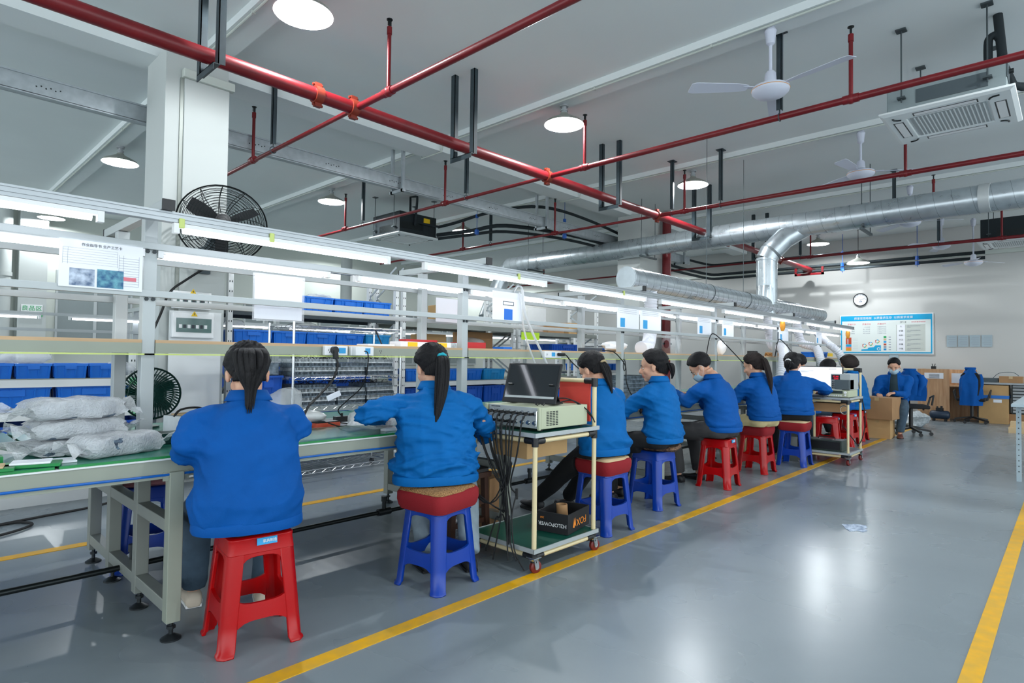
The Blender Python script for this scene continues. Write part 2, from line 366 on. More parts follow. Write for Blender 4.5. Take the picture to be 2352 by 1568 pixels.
for x, y0, y1, drops, hg in ((2.82, -1.5, 8.2, (4.1, 6.7), (6.2,)), (5.46, -1.5, 10.2, (1.33, 4.05, 6.5, 9.15), (1.9, 6.05, 8.6)), (8.05, -1.5, 11.9, (1.4, 4.15, 9.0, 6.6), (4.35, 3.6, 8.2)), (10.65, -1.5, 12, (1.5, 6.4), (2.0, )), (13.3, -1.5, 13, (.9, 4.0, 11.3), (1.8, 4.2))):
    NB += 1
    b = thing('sprinkler_branch', 'thin red sprinkler branch pipe crossing the hall, %s from the camera' % ORD[NB-1], 'pipe', (x, 0, 3.37), 0, 'red branch pipes')
    MB().cyl((0,y0,0),(0,4.54,0),.029,n=14).build('pipe', 'red_pipe', b)
    MB().cyl((0,4.66,0),(0,y1,-.02),.021,n=12).build('pipe', 'red_pipe', b)
    for y in drops:
        MB().cyl((0,y,0),(0,y,.5),.017,n=10).cyl((0,y,.48),(0,y,.54),.022,n=10).ball((0,y,0),.042,10,6).cyl((0,y-.06,0),(0,y+.06,0),.036,n=12).build('riser_nipple', 'red_pipe', b)
        MB().cyl((0,y,.54),(0,y,.6),.009,n=8).cyl((0,y,.6),(0,y,.606),.026,n=10).bar((.015,y,.55),(.015,y,.6),.004,.006).bar((-.015,y,.55),(-.015,y,.6),.004,.006).build('sprinkler_head', 'steel_dark', b)
    for y in hg:
        MB().box(-.022,.022,y-.022,y-.017,.06,.77).box(-.022,-.017,y-.022,y+.022,.06,.77).box(-.06,.06,y-.05,y+.05,.77,.78).tube([(0.034*math.cos(t),y,.034*math.sin(t)) for t in np.linspace(0,6.28,13)],.005,6).cyl((0,y,.03),(0,y,.08),.006,n=6).build('hanger', 'dark_bracket', b, smooth=0)
rs = thing('riser_pipe', 'vertical red riser pipe standing against the wide white column', 'pipe', (10.75, 5.92, 0))
MB().cyl((0,0,0),(0,0,4.1),.085,n=20).build('pipe', 'red_pipe', rs)
MB().cyl((0,0,2.05),(0,0,2.1),.095,n=20).cyl((-.12,.0,1.5),(.2,0,1.5),.02,n=8).build('clamp', 'steel_dark', rs)
# cable tray
ct = thing('cable_tray', 'perforated galvanised cable tray hung beneath the ceiling', 'cable tray', (0, 6.82, 3.5))
MB().box(-2,13.4,-.06,-.055,0,.16).box(-2,13.4,.055,.06,0,.16).box(-2,13.4,-.06,.06,0,.005).box(-2,13.4,-.06,-.03,-.012,0).box(-2,13.4,-.075,-.06,.15,.165).build('trough', 'galvanised', ct, smooth=0)
hol = MB()
for x in np.arange(-1.0, 13, .95):
    for j in range(6): hol.cyl((x+j*.035, -.062, .07+.012*(j%2)), (x+j*.035, -.058, .07+.012*(j%2)), .007, n=6)
hol.build('slots', 'steel_dark', ct, smooth=0)
for x in (-.6, 4.87, 7.95, 11.0, 13.0):
    MB().box(x-.02,x+.02,-.14,-.1,-.05,.58).box(x-.02,x+.02,-.16,.16,-.05,-.012).box(x-.02,x+.02,.1,.14,-.05,.58).build('hanger', 'galvanised', ct, smooth=0)
# conduits along ribs
for i, x in enumerate((2.17, 5.25, 8.35, 11.45, 14.5)):
    b = MB().tube([(x-.09,-2,4.068),(x-.09,6.2,4.068),(x-.09,6.23,3.967),(x-.09,6.66,3.967),(x-.09,6.7,4.068),(x-.09,15.4,4.068)], .011, 8)
    for y in np.arange(-1.5, 15, 1.3): b.box(x-.105,x-.075,y-.01,y+.01,4.055,4.08)
    one('conduit', b, 'wall_panel', 'white wiring conduit clipped under the %s ceiling rib from the camera' % ORD[i], 'conduit', 'conduits under the ribs')
# pendant lamps
def lamp(): 
    t = thing('pendant_lamp', '', 'lamp')
    MB().cyl((0,0,-.0),(0,0,-.02),.05,n=16).cyl((0,0,-.02),(0,0,-.05),.025,n=12).cyl((0,0,-.05),(0,0,-.095),.034,n=14).cyl((0,0,-.06),(0,0,-.07),.044,n=14).build('lamp_holder', 'grey_plastic', t)
    po = [(.03,-.085),(.045,-.1),(.05,-.115),(.13,-.155),(.205,-.195),(.225,-.225),(.23,-.228)]
    s_ = MB(); n = 32
    ring = lambda r, z, a: [(r*math.cos(2*math.pi*k/n), r*math.sin(2*math.pi*k/n), z) for k in range(n)]
    s_.loft([ring(r,z,0) for r, z in po], caps=False); s_.mat(1); s_.loft([ring(r-.002, z-.004, 0) for r, z in po][:-1]+[ring(.23,-.228,0)], caps=False)
    s_.build('lamp_shade', ['shade_outside','shade_inside'], t, fix=False)
    MB().ball((0,0,-.125),(.03,.03,.042),14,10).build('bulb', 'bulb_glow', t)
    l = bpy.data.lights.new('lamp_light', 'POINT'); l.energy = BULB_WATT; l.shadow_soft_size = .035; l.color = (.92,.97,1)
    o = bpy.data.objects.new('lamp_light', l); COL.objects.link(o); o.location = (0,0,-.18); o.parent = t
    return t
lp0 = lamp(); used = False
for x, y, z, lab in ((2.2, 4.36, 4.08, 'big bright pendant lamp at the top edge, nearest the camera'), (5.29, 4.22, 4.08, 'white pendant lamp hanging in the middle of the ceiling'), (8.45, 4.22, 4.08, 'pendant lamp near the elbow of red pipes, third down the row'), (14.6, 4.23, 4.08, 'small far pendant lamp behind the big round duct'),
                     (2.25, 9.75, 4.08, 'pendant lamp to the left of the white column'), (5.33, 9.4, 4.08, 'pendant lamp to the right of the wall fan'), (8.45, 9.45, 4.08, 'pendant lamp just right of the black air conditioner'), (2.29, 14.9, 4.08, 'flat bright pendant lamp seen through the bench rails at far left'), (8.75, 14.5, 4.15, 'far pendant lamp low above the light rail, right of the fan'), (14.6, 14.6, 4.08, 'tiny far pendant lamp above the laminated sheets'), (14.5, 9.0, 4.08, 'tiny pendant lamp right of the red riser, behind the manifold duct'),
                     (14.9, 3.49, 3.61, 'pendant lamp hanging low beside the end wall, above the clock'), (14.9, -.9, 3.75, 'pendant lamp by the end wall beyond the right edge'), (2.2, -1.0, 4.08, 'unseen pendant lamp added for light over the near aisle'), (5.3, -1.0, 4.08, 'unseen pendant lamp added for light over the right side of the aisle'), (8.45, -1.0, 4.08, 'unseen pendant lamp added for light over the far right aisle')):  # the unseen lamps over the aisle continue the grid, added for their light
    L_ = lp0 if not used else dup(lp0); used = True
    L_.location = (x, y, z); L_['label'] = lab
    if x > 14.8:
        for q in L_.children:
            if q.type == 'LIGHT': q.data = q.data.copy(); q.data.energy = 40; L_['group'] = 'white pendant lamps'
    if z < 4: MB().cyl((0,0,0),(0,0,4.155-z),.006,n=6).cyl((0,0,4.13-z),(0,0,4.155-z),.03,n=10).build('cord', 'steel_dark', L_)
# ceiling fans
def fan(loc, rz, zc, lab, sc=1.0):
    t = thing('ceiling_fan', lab, 'fan', loc, rz, 'ceiling fans')
    d = zc-loc[2]
    MB().cyl((0,0,.12),(0,0,d-.02),.014,n=10).build('downrod', 'fan_white', t)
    MB().lathe([(.012,d-.17),(.035,d-.15),(.045,d-.06),(.05,d-.04),(.03,d)], n=18).build('canopy', 'fan_white', t)
    MB().lathe([(.03,.16),(.045,.14),(.05,.06),(.085,.035),(.15,.02),(.155,-.0),(.15,-.02),(.12,-.05),(.05,-.075),(.001,-.08)], n=28).build('motor', 'fan_white', t)
    MB().lathe([(.151,.006),(.157,.0),(.151,-.006)], n=28).build('trim_ring', 'scale_orange', t)
    for k in range(3):
        a = 2*math.pi*k/3; c, s_ = math.cos(a), math.sin(a); R = lambda x, y, z: (c*x-s_*y, s_*x+c*y, z)
        b = MB().loft([[R(x, w*e1, zz+w*e1*.2+tz) for e1, tz in ((-1,0),(1,0),(1,.004),(-1,.004))] for x, w, zz in ((.2,.035,.01),(.3,.055,.008),(.66*sc,.07,-.004),(.7*sc,.055,-.006))])
        b.loft([[R(x, w*e1, .012+tz) for e1, tz in ((-1,0),(1,0),(1,.006),(-1,.006))] for x, w in ((.12,.015),(.25,.025))])
        b.build('blade', 'fan_white', t, smooth=30)
    return t
fan((5.21,1.89,3.53), R_(15), 4.08, 'white ceiling fan, nearest, left of the near air conditioner')
fan((8.33,1.92,3.54), R_(55), 4.08, 'white ceiling fan below the second ceiling rib, second from the camera')
fan((11.45,1.93,3.47), R_(50), 4.08, 'white ceiling fan in front of the big duct')
fan((14.45,1.91,3.52), R_(20), 4.08, 'white ceiling fan by the end wall beside the black pipes')
fan((14.9,1.45,3.2), R_(70), 4.08, 'small far fan hanging lowest on the end wall', .8)
# cassette air conditioners
def cassette(loc, lab, body, lite, bh=.30):
    t = thing('air_conditioner', lab, 'air conditioner', loc, 0, 'ceiling cassette air conditioners')
    p = .475
    q = MB().loft([[(x*p*a, y*p*a, z) for x, y in ((-1,-1),(1,-1),(1,1),(-1,1))] for a, z in ((1,.035),(1,.018),(.93,0),(.62,-.002),(.60,.012))])
    q.build('panel', 'ac_white', t, bevel=.004, smooth=20)
    MB().box(-.27,.27,-.27,.27,.004,.012).build('grille', 'instrument_grey', t, smooth=0)
    g = MB()
    for i in range(18): g.box(-.265,.265,-.26+i*.029,-.252+i*.029,-.001,.004)
    g.build('grille_bars', 'ac_white', t, smooth=0)
    for a in range(4):
        c, s_ = round(math.cos(a*math.pi/2)), round(math.sin(a*math.pi/2))
        v = MB().loft([[(c*x-s_*y, s_*x+c*y, z) for x, y in ((.335,w),(.395,w),(.395,-w),(.335,-w))] for w, z in ((.22,-.004),(.22,.002))]); v.build('air_vane', 'white_plastic', t, smooth=0)
        MB().loft([[(c*x-s_*y, s_*x+c*y, z) for x, y in ((.325,.23),(.405,.23),(.405,-.23),(.325,-.23))] for z in (-.0025,.0005)]).build('air_slot', 'steel_dark', t, smooth=0)
        MB().tube([(c*x-s_*y, s_*x+c*y, -.002) for x, y in ((.33,.3),(.36,.31),(.38,.33),(.385,.37))], .009, 6).build('corner_slot', 'steel_dark', t)
    MB().box(-.42,.42,-.42,.42,.03,bh).build('body', body, t, bevel=.006, smooth=0)
    MB().box(-.425,.1,-.425,-.42,.12,.24).box(-.425,-.42,-.3,.2,.08,.2).build('access_plate', lite, t, smooth=0)
    for x, y in ((-.46,-.3),(-.46,.3),(.46,-.3),(.46,.3)):
        MB().cyl((x,y,.1),(x,y,4.145-loc[2]),.006,n=6).box(x-.03,x+.03,y-.03,y+.03,.13,.145).box(x-.04,x+.04,y-.04,y+.04,4.138-loc[2],4.15-loc[2]).build('hanging_rod', 'steel_rod', t, smooth=0)
    return t
a1 = cassette((6.62,.80,3.40), 'white cassette air conditioner with grey body at upper right', 'ac_grey_light', 'ac_grey')
MB().cyl((-.36,-.43,.18),(-.36,-.46,.18),.02,n=12).build('drain_plug', 'steel_dark', a1)
MB().tube([(-.2,-.35,.75),(-.2,-.38,.36),(-.19,-.385,.30),(-.14,-.44,.14),(-.1,-.5,.12),(.1,-.62,.16)],.034,10).tube(spline([(-.2,-.285,.34),(-.2,-.285,.52),(-.2,-.30,.57),(-.2,-.34,.58),(-.2,-.36,.54)],4),.032,10).build('foam_pipe', 'black_foam', a1)
MB().box(-.24,-.18,-.30,-.22,.20,.235).build('valve_tag', 'warn_yellow', a1, smooth=0)
a2 = cassette((6.75,9.2,3.38), 'black-bodied cassette air conditioner above the middle of the bench', 'black_foam', 'steel_dark', .42)
MB().box(.12,.26,-.43,-.42,.28,.37).build('yellow_label', 'warn_yellow', a2, smooth=0)
a3 = cassette((14.0,.8,3.36), 'dark cassette air conditioner at the end wall, right edge', 'black_foam', 'steel_dark', .42)
b = MB()
b.tube(spline([(-.1,-.45,.2),(-.1,-.5,.62),(-.1,-.5,.72)],4)+[(-.1,-.3,.74),(-.1,-.3,.5),(-.08,-.36,.28),(.35,-.6,.22)], .022, 8)
b.tube(spline([(.4,-.5,.24),(.55,-.8,.3),(.75,-1.6,.42),(1.3,-2.3,.5),(2.6,-2.5,.42),(4.6,-2.5,.2)],5), .028, 8)
b.tube(spline([(.42,-.45,.1),(.7,-1.1,.14),(1.0,-1.7,.2),(2.2,-2.2,.16),(3.6,-2.4,.08),(5.2,-2.5,.05)],5), .036, 8)
b.tube(spline([(.42,-.4,.03),(.7,-1.0,.07),(1.1,-1.6,.12),(2.3,-2.1,.09),(3.8,-2.3,.02)],5), .028, 8)
fp = one('refrigerant_pipe_run', b, 'black_foam', 'black foam-covered refrigerant pipes leaving the black air conditioner', 'pipe'); fp.location = (6.75, 9.2, 3.38)
hgr = MB()
for x, y, z in ((7.4,7.9,.0),(8.7,6.9,.0)): hgr.cyl((x,y,3.4),(x,y,4.18),.005,n=6).cyl((x,y,3.72),(x,y,3.78),.03,n=8).cyl((x,y,3.42),(x,y,3.5),.04,n=8)
hgr.build('pipe_clamp', 'valve_blue', fp).matrix_parent_inverse = Matrix.Translation((-6.75,-9.2,-3.38))
for i, (z, r) in enumerate(((3.70,.03),(3.44,.035),(3.33,.032))):
    one('refrigerant_pipe', MB().cyl((15.28,1.3,z),(15.28,6.9,z+.02),r,n=10).tube(spline([(15.28,6.9,z+.02),(15.1,7.1,z+.03),(13.9,7.2,z+.05),(11.2,7.25,z+.1)],4),r,10), 'black_foam', '%s black foam-covered pipe along the end wall' % ('upper','middle','lowest')[i], 'pipe')
b = MB()
for y in (2.45, 3.9, 5.6): b.cyl((15.28,y,3.25),(15.28,y,4.15),.006,n=6).cyl((15.28,y,3.29),(15.28,y,3.37),.045,n=8).cyl((15.28,y,3.40),(15.28,y,3.48),.045,n=8).cyl((15.28,y,3.67),(15.28,y,3.73),.04,n=8)
tag(b.build('pipe_hanger', 'valve_blue'), 'blue clamps on rods holding the black pipes at the end wall', 'hanger')
one('red_stub_pipe', MB().cyl((15.0,4.62,3.37),(15.52,4.62,3.37),.075,n=18).box(15.25,15.3,4.3,4.95,3.25,3.3).box(15.25,15.3,4.9,4.95,3.25,3.46).box(15.25,15.3,4.3,4.35,3.25,3.46), 'red_pipe', 'red stub of the sprinkler main resting on a bracket at the end wall', 'pipe')
# big spiral duct with its drop and the low manifold
def spiral(b, seam, p, q, r, pitch, n=28):
    p, q = Vector(p), Vector(q); L = (q-p).length; d = (q-p)/L; b.tube([p, q], r, n)
    u = d.orthogonal().normalized(); w = d.cross(u); m = int(L/pitch)
    for k in range(m):
        seam.tube([p+d*(pitch*(k+t))+(u*math.cos(2*math.pi*t)+w*math.sin(2*math.pi*t))*r for t in np.linspace(0,1,25)], .0022, 4, caps=False)
du = thing('air_duct', 'big spiral-seam galvanised duct crossing below the ceiling', 'duct', (9.93, 0, 3.3))
b = MB(); s_ = MB(); spiral(b, s_, (-.4,-2.2,0), (.02,9.5,0), .18, .2); b.build('spiral_tube', 'galv_duct', du); s_.build('seam', 'galv_seam', du)
b = MB()
for y in (.95, 4.3): b.cyl((-.1,y,0),(-.1,y,.0),.1); 
MB().cyl((-.32,.75,0),(-.31,.86,0),.184,n=28).cyl((-.12,5.0,0),(-.11,5.1,0),.184,n=28).cyl((-.2,2.6,0),(-.19,2.63,0),.184,n=28).build('joint_band', 'alu_dull', du)
for y in (2.2, 5.8, 8.6):
    MB().cyl((-.32-.02,y,-.2),(-.32-.02,y,.88),.006,n=6).cyl((.15,y,-.2),(.15,y,.88),.006,n=6).box(-.38,.2,y-.02,y+.02,-.22,-.19).build('hanger', 'steel_rod', du)
MB().tube([(-.08,3.0,.02),(-.30,3.28,-.20),(-.40,3.46,-.42),(-.42,3.5,-.52)], .165, 28).build('elbow', 'galv_duct', du)
MB().tube([(-.13,3.07,-.02),(-.15,3.09,-.04)], .175, 28).tube([(-.385,3.43,-.385),(-.395,3.45,-.41)],.17,28).build('elbow_seam', 'galv_seam', du)
MB().tube([(-.42,3.5,-.50),(-.42,3.5,-1.2)], .155, 28).cyl((-.42,3.5,-.54),(-.42,3.5,-.52),.168,n=28).build('drop_pipe', 'galv_duct', du)
MB().cyl((.02,9.45,0),(.1,9.75,-.15),.18,n=24).tube([(.1,9.7,-.1),(.05,9.9,-.5),(-.1,9.9,-1.2)],[.19,.2,.34],24).build('end_hood', 'galv_duct', du)
mf = thing('manifold_duct', 'low spiral duct above the far half of the bench with a round end cap', 'duct', (0, 3.5, 2.06))
b = MB(); s_ = MB(); spiral(b, s_, (5.5,0,0), (12.2,0,-.0), .125, .15); b.build('spiral_tube', 'galv_duct', mf); s_.build('seam', 'galv_seam', mf)
MB().cyl((5.485,0,0),(5.515,0,0),.129,n=28).cyl((5.48,0,0),(5.486,0,0),.12,n=28).build('end_cap', 'galv_duct', mf)
for x in (7.4, 8.6): MB().tube([(x+.03*math.sin(t), .128*math.cos(t), .128*math.sin(t)) for t in np.linspace(0,6.28,25)],.005,6).cyl((x,0,.12),(x,0,2.1),.004,n=6).build('hanger', 'steel_rod', mf)
MB().loft([[(9.51+.19*math.cos(a)*k2, .15*math.sin(a), z) for a in np.linspace(0,2*math.pi,25)[:-1]] for k2, z in ((.85,.3),(1,.1),(1,.0))]).build('saddle', 'galv_duct', mf)
# ------------------------------------------------------------ the assembly bench
XS = (-1.13, .87, 2.88, 4.93, 7.0, 9.05, 11.1)
bench = thing('assembly_bench', 'long two-sided assembly bench with green belts, posts, shelf and light rails', 'workbench', (0, 0, 0))
X0, X1 = -1.6, 12.3
def pc(name, mb, mat, **k): return mb.build(name, mat, bench, **k)
def railparts(yf, s, nm):     # front rail of one side; s = +1: the outside faces -Y
    b = MB().box(X0, X1, min(yf,yf+s*.05), max(yf,yf+s*.05), .675, .752); pc(nm, b, 'cream_metal', smooth=0)
    pc('rail_lip', MB().box(X0, X1, min(yf-s*.006,yf+s*.05), max(yf-s*.006,yf+s*.05), .752, .758), 'white_metal', smooth=0)
    pc('air_hose', MB().tube([(x, yf-s*.007, .693+.003*math.sin(x*5)) for x in np.arange(X0, X1, .25)], .0055, 6), 'blue_edge')
railparts(2.755, 1, 'front_rail'); railparts(4.105, -1, 'back_rail')
for x in np.arange(-1.2, 12.3, 2.0):
    x0, x1 = max(x-.33, X0), min(x+1.66, X1)
    pc('belt_top', MB().box(x0+.002, x1-.002, 2.765, 3.235, .758, .768), 'belt_green', smooth=0)
    pc('belt_edge', MB().box(x0+.002, x1-.002, 2.758, 2.766, .757, .7675), 'belt_edge', smooth=0)
    pc('belt_top', MB().box(x0+.002, x1-.002, 3.60, 4.09, .758, .768), 'belt_green', smooth=0)
    pc('center_strip', MB().box(x0+.002, x1-.002, 3.245, 3.59, .75, .760), 'strip_white', smooth=0)
    pc('under_panel', MB().box(x0, x1, 2.80, 4.06, .70, .745), 'frame_grey', smooth=0)
pc('center_rail', MB().box(X0, X1, 3.585, 3.60, .75, .775).box(X0, X1, 3.235, 3.245, .745, .768), 'alu_dull', smooth=0)
for x in XS:
    for y, m in ((2.765,'cream_metal'), (3.21,'frame_grey'), (3.68,'frame_grey'), (4.085,'frame_grey')):
        pc('leg', MB().box(x-.028,x+.028,y-.028,y+.028,.075,.70), m, bevel=.003, smooth=0)
        pc('levelling_foot', MB().cyl((x,y,.012),(x,y,.08),.009,n=8).lathe([(.04,0),(.04,.006),(.014,.022),(.001,.024)],(x,y,0),16).cyl((x,y,.045),(x,y,.057),.018,n=6), 'dark_metal')
    for z in (.445, .11):
        for ya, yb in ((2.793,3.182),(3.238,3.652),(3.708,4.057)): pc('crossbar', MB().box(x-.026,x+.026,ya,yb,z,z+.052), 'frame_grey', bevel=.003, smooth=0)
    pc('top_bracket', MB().box(x-.05,x+.05,2.75,2.756,.665,.70).cyl((x-.035,2.75,.685),(x-.035,2.745,.685),.008,n=6).cyl((x+.035,2.75,.685),(x+.035,2.745,.685),.008,n=6), 'cream_metal', smooth=0)
    for y in (3.21, 3.68):
        b = MB().box(x-.028,x+.028,y-.028,y+.028,.76,1.835); pc('post', b, 'alu_dull', bevel=.003, smooth=0)
        s_ = -1 if y < 3.4 else 1
        bb = MB()
        for z in (1.70, 1.475): 
            for dx in (-.014, .014): bb.cyl((x+dx,y+s_*.028,z-.025),(x+dx,y+s_*.036,z-.025),.009,n=6)
        pc('bolt_pair', bb, 'dark_metal')
    pc('cross_beam', MB().box(x-.024,x+.024,2.95,3.96,1.838,1.882), 'alu_dull', bevel=.003, smooth=0)
    for y in (2.945, 3.963): pc('beam_cap', MB().box(x-.026,x+.026,y-.006,y+.006,1.836,1.884), 'black_plastic', smooth=0)
for y, nm in ((2.985, 'light_rail'), (3.92, 'light_rail')):
    pc(nm, MB().box(X0, X1+.05, y-.022, y+.022, 1.79, 1.836).box(X0, X1+.05, y-.027, y-.022, 1.826, 1.833).box(X0,X1+.05,y-.027,y-.022,1.806,1.812), 'aluminium', smooth=0)
    pc('rail_end_cap', MB().box(X1+.05,X1+.06,y-.024,y+.024,1.788,1.838), 'black_plastic', smooth=0)
for x in (.93, 1.35, 3.2, 4.6):
    pc('cable_clip', MB().box(x-.012,x+.012,2.952,2.964,1.765,1.81), 'lime_edge', bevel=.003)
for y in (3.172, 3.718):
    for z in (1.70, 1.475): pc('cross_rail', MB().box(X0, X1, y-.01, y+.01, z-.016, z+.016), 'alu_dull', bevel=.002, smooth=0)
for i in range(len(XS)):
    xa = XS[i]+.029; xb = (XS[i+1]-.029) if i+1 < len(XS) else X1
    pc('shelf_board', MB().box(xa, xb, 3.175, 3.715, 1.243, 1.258), 'shelf_ply', smooth=0)
    for y in (3.175, 3.69): pc('shelf_beam', MB().box(xa, xb, y, y+.025, 1.195, 1.243), 'cream_metal', smooth=0)
    pc('shelf_lip', MB().box(xa-.05, xb+.05, 3.160, 3.168, 1.186, 1.193), 'lime_edge', smooth=0)
pc('long_pipe', MB().cyl((X0,3.45,.13),(X1,3.45,.13),.014,n=10), 'steel_dark')
for x in np.arange(-.6, 12, 1.5): pc('air_coupling', MB().cyl((x-.05,3.45,.13),(x+.05,3.45,.13),.024,n=10).cyl((x,3.45,.13),(x,3.45,.2),.014,n=8).cyl((x,3.45,.2),(x,3.45,.235),.02,n=8), 'dark_metal')
# tube lights, each a fixture of its own
def tube_light(x0, x1, y, z, lab, grp):
    t = thing('tube_light', lab, 'lamp', ((x0+x1)/2, y, z), 0, grp); h = (x1-x0)/2
    MB().box(-h,h,-.015,.015,.012,.03).build('housing', 'white_plastic', t, smooth=0)
    MB().cyl((-h+.03,0,0),(h-.03,0,0),.0135,n=12).build('tube', 'tube_glow', t)
    for s_ in (-1,1): MB().box(s_*h-.012,s_*h+.012,-.016,.016,-.016,.03).build('end_cap', 'white_plastic', t, smooth=0)
    return t
for i, (a, b) in enumerate(((-.56,.62),(.91,2.06),(2.34,3.51),(3.79,4.98),(5.28,6.46),(6.73,7.92),(8.2,9.36),(9.65,10.83),(11.0,12.16))):
    tube_light(a, b, 2.972, 1.757, '%s glowing tube from the left under the bench\'s upper front rail' % ORD[i], 'tube lights under the upper rail')
for i, (a, b) in enumerate(((-.45,.83),(.91,1.79),(2.0,2.83),(2.93,3.73),(4.0,4.86),(4.98,5.9),(6.05,6.95),(7.05,8.2),(8.3,9.0),(9.1,10.2),(10.3,11.05),(11.15,12.2))):
    tube_light(a, b, 3.185, 1.665, '%s glowing tube from the left under the bench\'s second rail' % ORD[i], 'tube lights under the second rail')
for i, (a, b) in enumerate(((-.4,.75),(1.0,2.15),(2.4,3.55),(3.8,4.95),(5.3,6.45),(7.1,8.25),(8.4,9.55),(10.0,11.15))):
    tube_light(a, b, 3.90, 1.757, '%s tube from the left under the bench\'s rear light rail' % ORD[i], 'tube lights under the rear rail')
# second line far behind
b2 = thing('assembly_line', 'second lit assembly line far behind the storage racks', 'workbench', (0, 9.6, 0))
MB().box(-2,13,-.45,.45,.71,.76).build('worktop', 'belt_green', b2, smooth=0)
MB().box(-2,13,-.47,-.45,.66,.765).build('front_rail', 'cream_metal', b2, smooth=0)
MB().box(-2,13,-.2,.2,1.2,1.25).build('shelf', 'cream_metal', b2, smooth=0)
for z in (1.66, 1.46): MB().box(-2,13,-.27,-.25,z-.018,z+.018).build('light_rail', 'alu_dull', b2, smooth=0)
for x in np.arange(-1.6, 13, 2.0):
    for y in (-.21,.21): MB().box(x-.03,x+.03,y-.03,y+.03,0,1.75).build('post', 'alu_dull', b2, smooth=0)
    MB().box(x-.025,x+.025,-.5,.5,1.75,1.8).build('cross_beam', 'alu_dull', b2, smooth=0)
    MB().box(x-.026,x+.026,-.512,-.5,1.748,1.802).build('beam_cap', 'black_plastic', b2, smooth=0)
for i, x in enumerate((.2, 1.65, 3.1, 4.55, 6.0, 7.45, 8.9, 10.3)):
    tube_light(x, x+1.15, 9.32, 1.61, '%s tube from the left on the far assembly line behind the racks' % ORD[i], 'tube lights of the far line')

# ------------------------------------------------------------ bins and racks
BINC = {}
def bin_(w, d, h, loc, lab, grp, mat='bin_blue', rz=0, handle=True):
    key = (w, d, h, mat)
    if key not in BINC:
        b = MB(); t = .006; k = .93
        P = lambda s, z, e=0: [(x*(w/2*s+e), y*(d/2*s+e), z) for x, y in ((-1,-1),(1,-1),(1,1),(-1,1))]
        b.loft([P(k,0),P(1,h),], caps=False); b.add(P(k,.002), [(0,1,2,3)])
        b.loft([P(1,h,-t),P(k,.004,-t)], caps=False)
        b.loft([P(1,h,-t),P(1,h,.006),P(1,h-.018,.006),P(1,h-.02,0)], caps=False)
        n = max(3, int(w/.07))
        for i in range(n+1):
            x = (-.5+i/n)*w*.9
            for s_ in (-1, 1): b.bar((x*k, s_*d/2*k, .01), (x, s_*(d/2), h-.015), .012, .010, (0,1,0))
        for s_ in (-1,1):
            for i in range(4): y = (-.38+i*.25)*d; b.bar((s_*w/2*k, y*k, .01), (s_*w/2, y, h-.015), .012, .010, (1,0,0))
        b.box(-w*.17, w*.17, -d/2-.007, -d/2+.002, h*.62, h*.86)
        BINC[key] = b.mesh('bin')
        BINC[key].materials.append(MATS[mat])
    o = bpy.data.objects.new('storage_bin', BINC[key]); COL.objects.link(o); o.location = loc; o.rotation_euler = (0,0,rz)
    return tag(o, lab, 'bin', grp)
def upright(b, holes, x, y, h, w=.05):
    b.box(x-w/2,x+w/2,y-.002,y+.002,0,h).box(x-w/2,x-w/2+.003,y,y+.05,0,h).box(x+w/2-.003,x+w/2,y,y+.05,0,h)
    for z in np.arange(.12, h-.05, .1):
        for dx in (-.012,.012): holes.box(x+dx-.004,x+dx+.004,y-.004,y-.002,z-.009,z+.009)
def rack(name, lab, x0, x1, y0, y1, h, levels, beamc='white_metal', brace=True):
    t = thing(name, lab, 'shelf', (x0, y0, 0)); w, d = x1-x0, y1-y0
    for x in (.03, w-.03):
        for y in (0, d-.05):
            b, ho = MB(), MB(); upright(b, ho, x, y, h); u = b.build('upright', 'white_metal', t, smooth=0); ho.build('slot_holes', 'steel_dark', u, smooth=0)
        if brace:
            b = MB(); z = .2
            while z < h-.5: b.bar((x,0.03,z),(x,d-.03,z+.35),.008,.025).bar((x,d-.03,z+.35),(x,.03,z+.7),.008,.025); z += .7
            b.build('side_brace', 'galvanised', t, smooth=0)
    for z, m in levels:
        for y in (0, d-.03): MB().box(.055,w-.055,y-.004,y+.03,z-.065,z-.008).build('beam', m or beamc, t, smooth=0)
        MB().box(.02,w-.02,.02,d-.02,z-.022,z).build('shelf_deck', 'frame_grey', t, smooth=0)
    return t
rack('storage_rack', 'storage rack with small and large blue bins left of the column', -1.6, 1.62, 5.75, 6.3, 1.25, ((.985,None),(.735,None),(.22,None)))
for i in range(8):
    x = -.35+i*.232
    bin_(.215,.35,.115,(x,5.95,.985),'small blue bin, %s from the left on the left rack\'s top shelf' % ORD[i],'small bins on the left rack')
for i, x in enumerate((-.35,.2,.68,1.2)):
    bin_(.48 if i else .5,.42,.19,(x,5.99,.735),'large blue bin, %s from the left on the left rack\'s middle shelf' % ORD[i],'large bins on the left rack')
for i, x in enumerate((.1,.72,1.3)):
    bin_(.52,.44,.13,(x,5.99,.5),'shallow blue bin, %s from the left, low on the left rack' % ORD[i],'shallow bins on the left rack','bin_blue_dark')
one('kick_plate', MB().box(-1.6,1.64,5.86,5.9,0,.2), 'white_metal', 'white plate standing on the floor beneath the left rack', 'panel')
rack('storage_rack', 'perforated white storage rack between column and chrome cart', 2.37, 4.45, 6.15, 6.8, 2.1, ((1.655,'dark_bracket'),(1.29,None),(.82,None),(.2,None)))
rack('storage_rack', 'perforated white storage rack behind the second seated woman', 4.5, 6.6, 6.15, 6.8, 2.1, ((1.63,'frame_grey'),(1.28,None),(.865,None),(.47,None),(.1,None)))
rack('storage_rack', 'perforated white storage rack behind the monitor cart', 6.65, 8.75, 6.15, 6.8, 2.1, ((1.6,'frame_grey'),(1.25,None),(.86,None),(.47,None)))
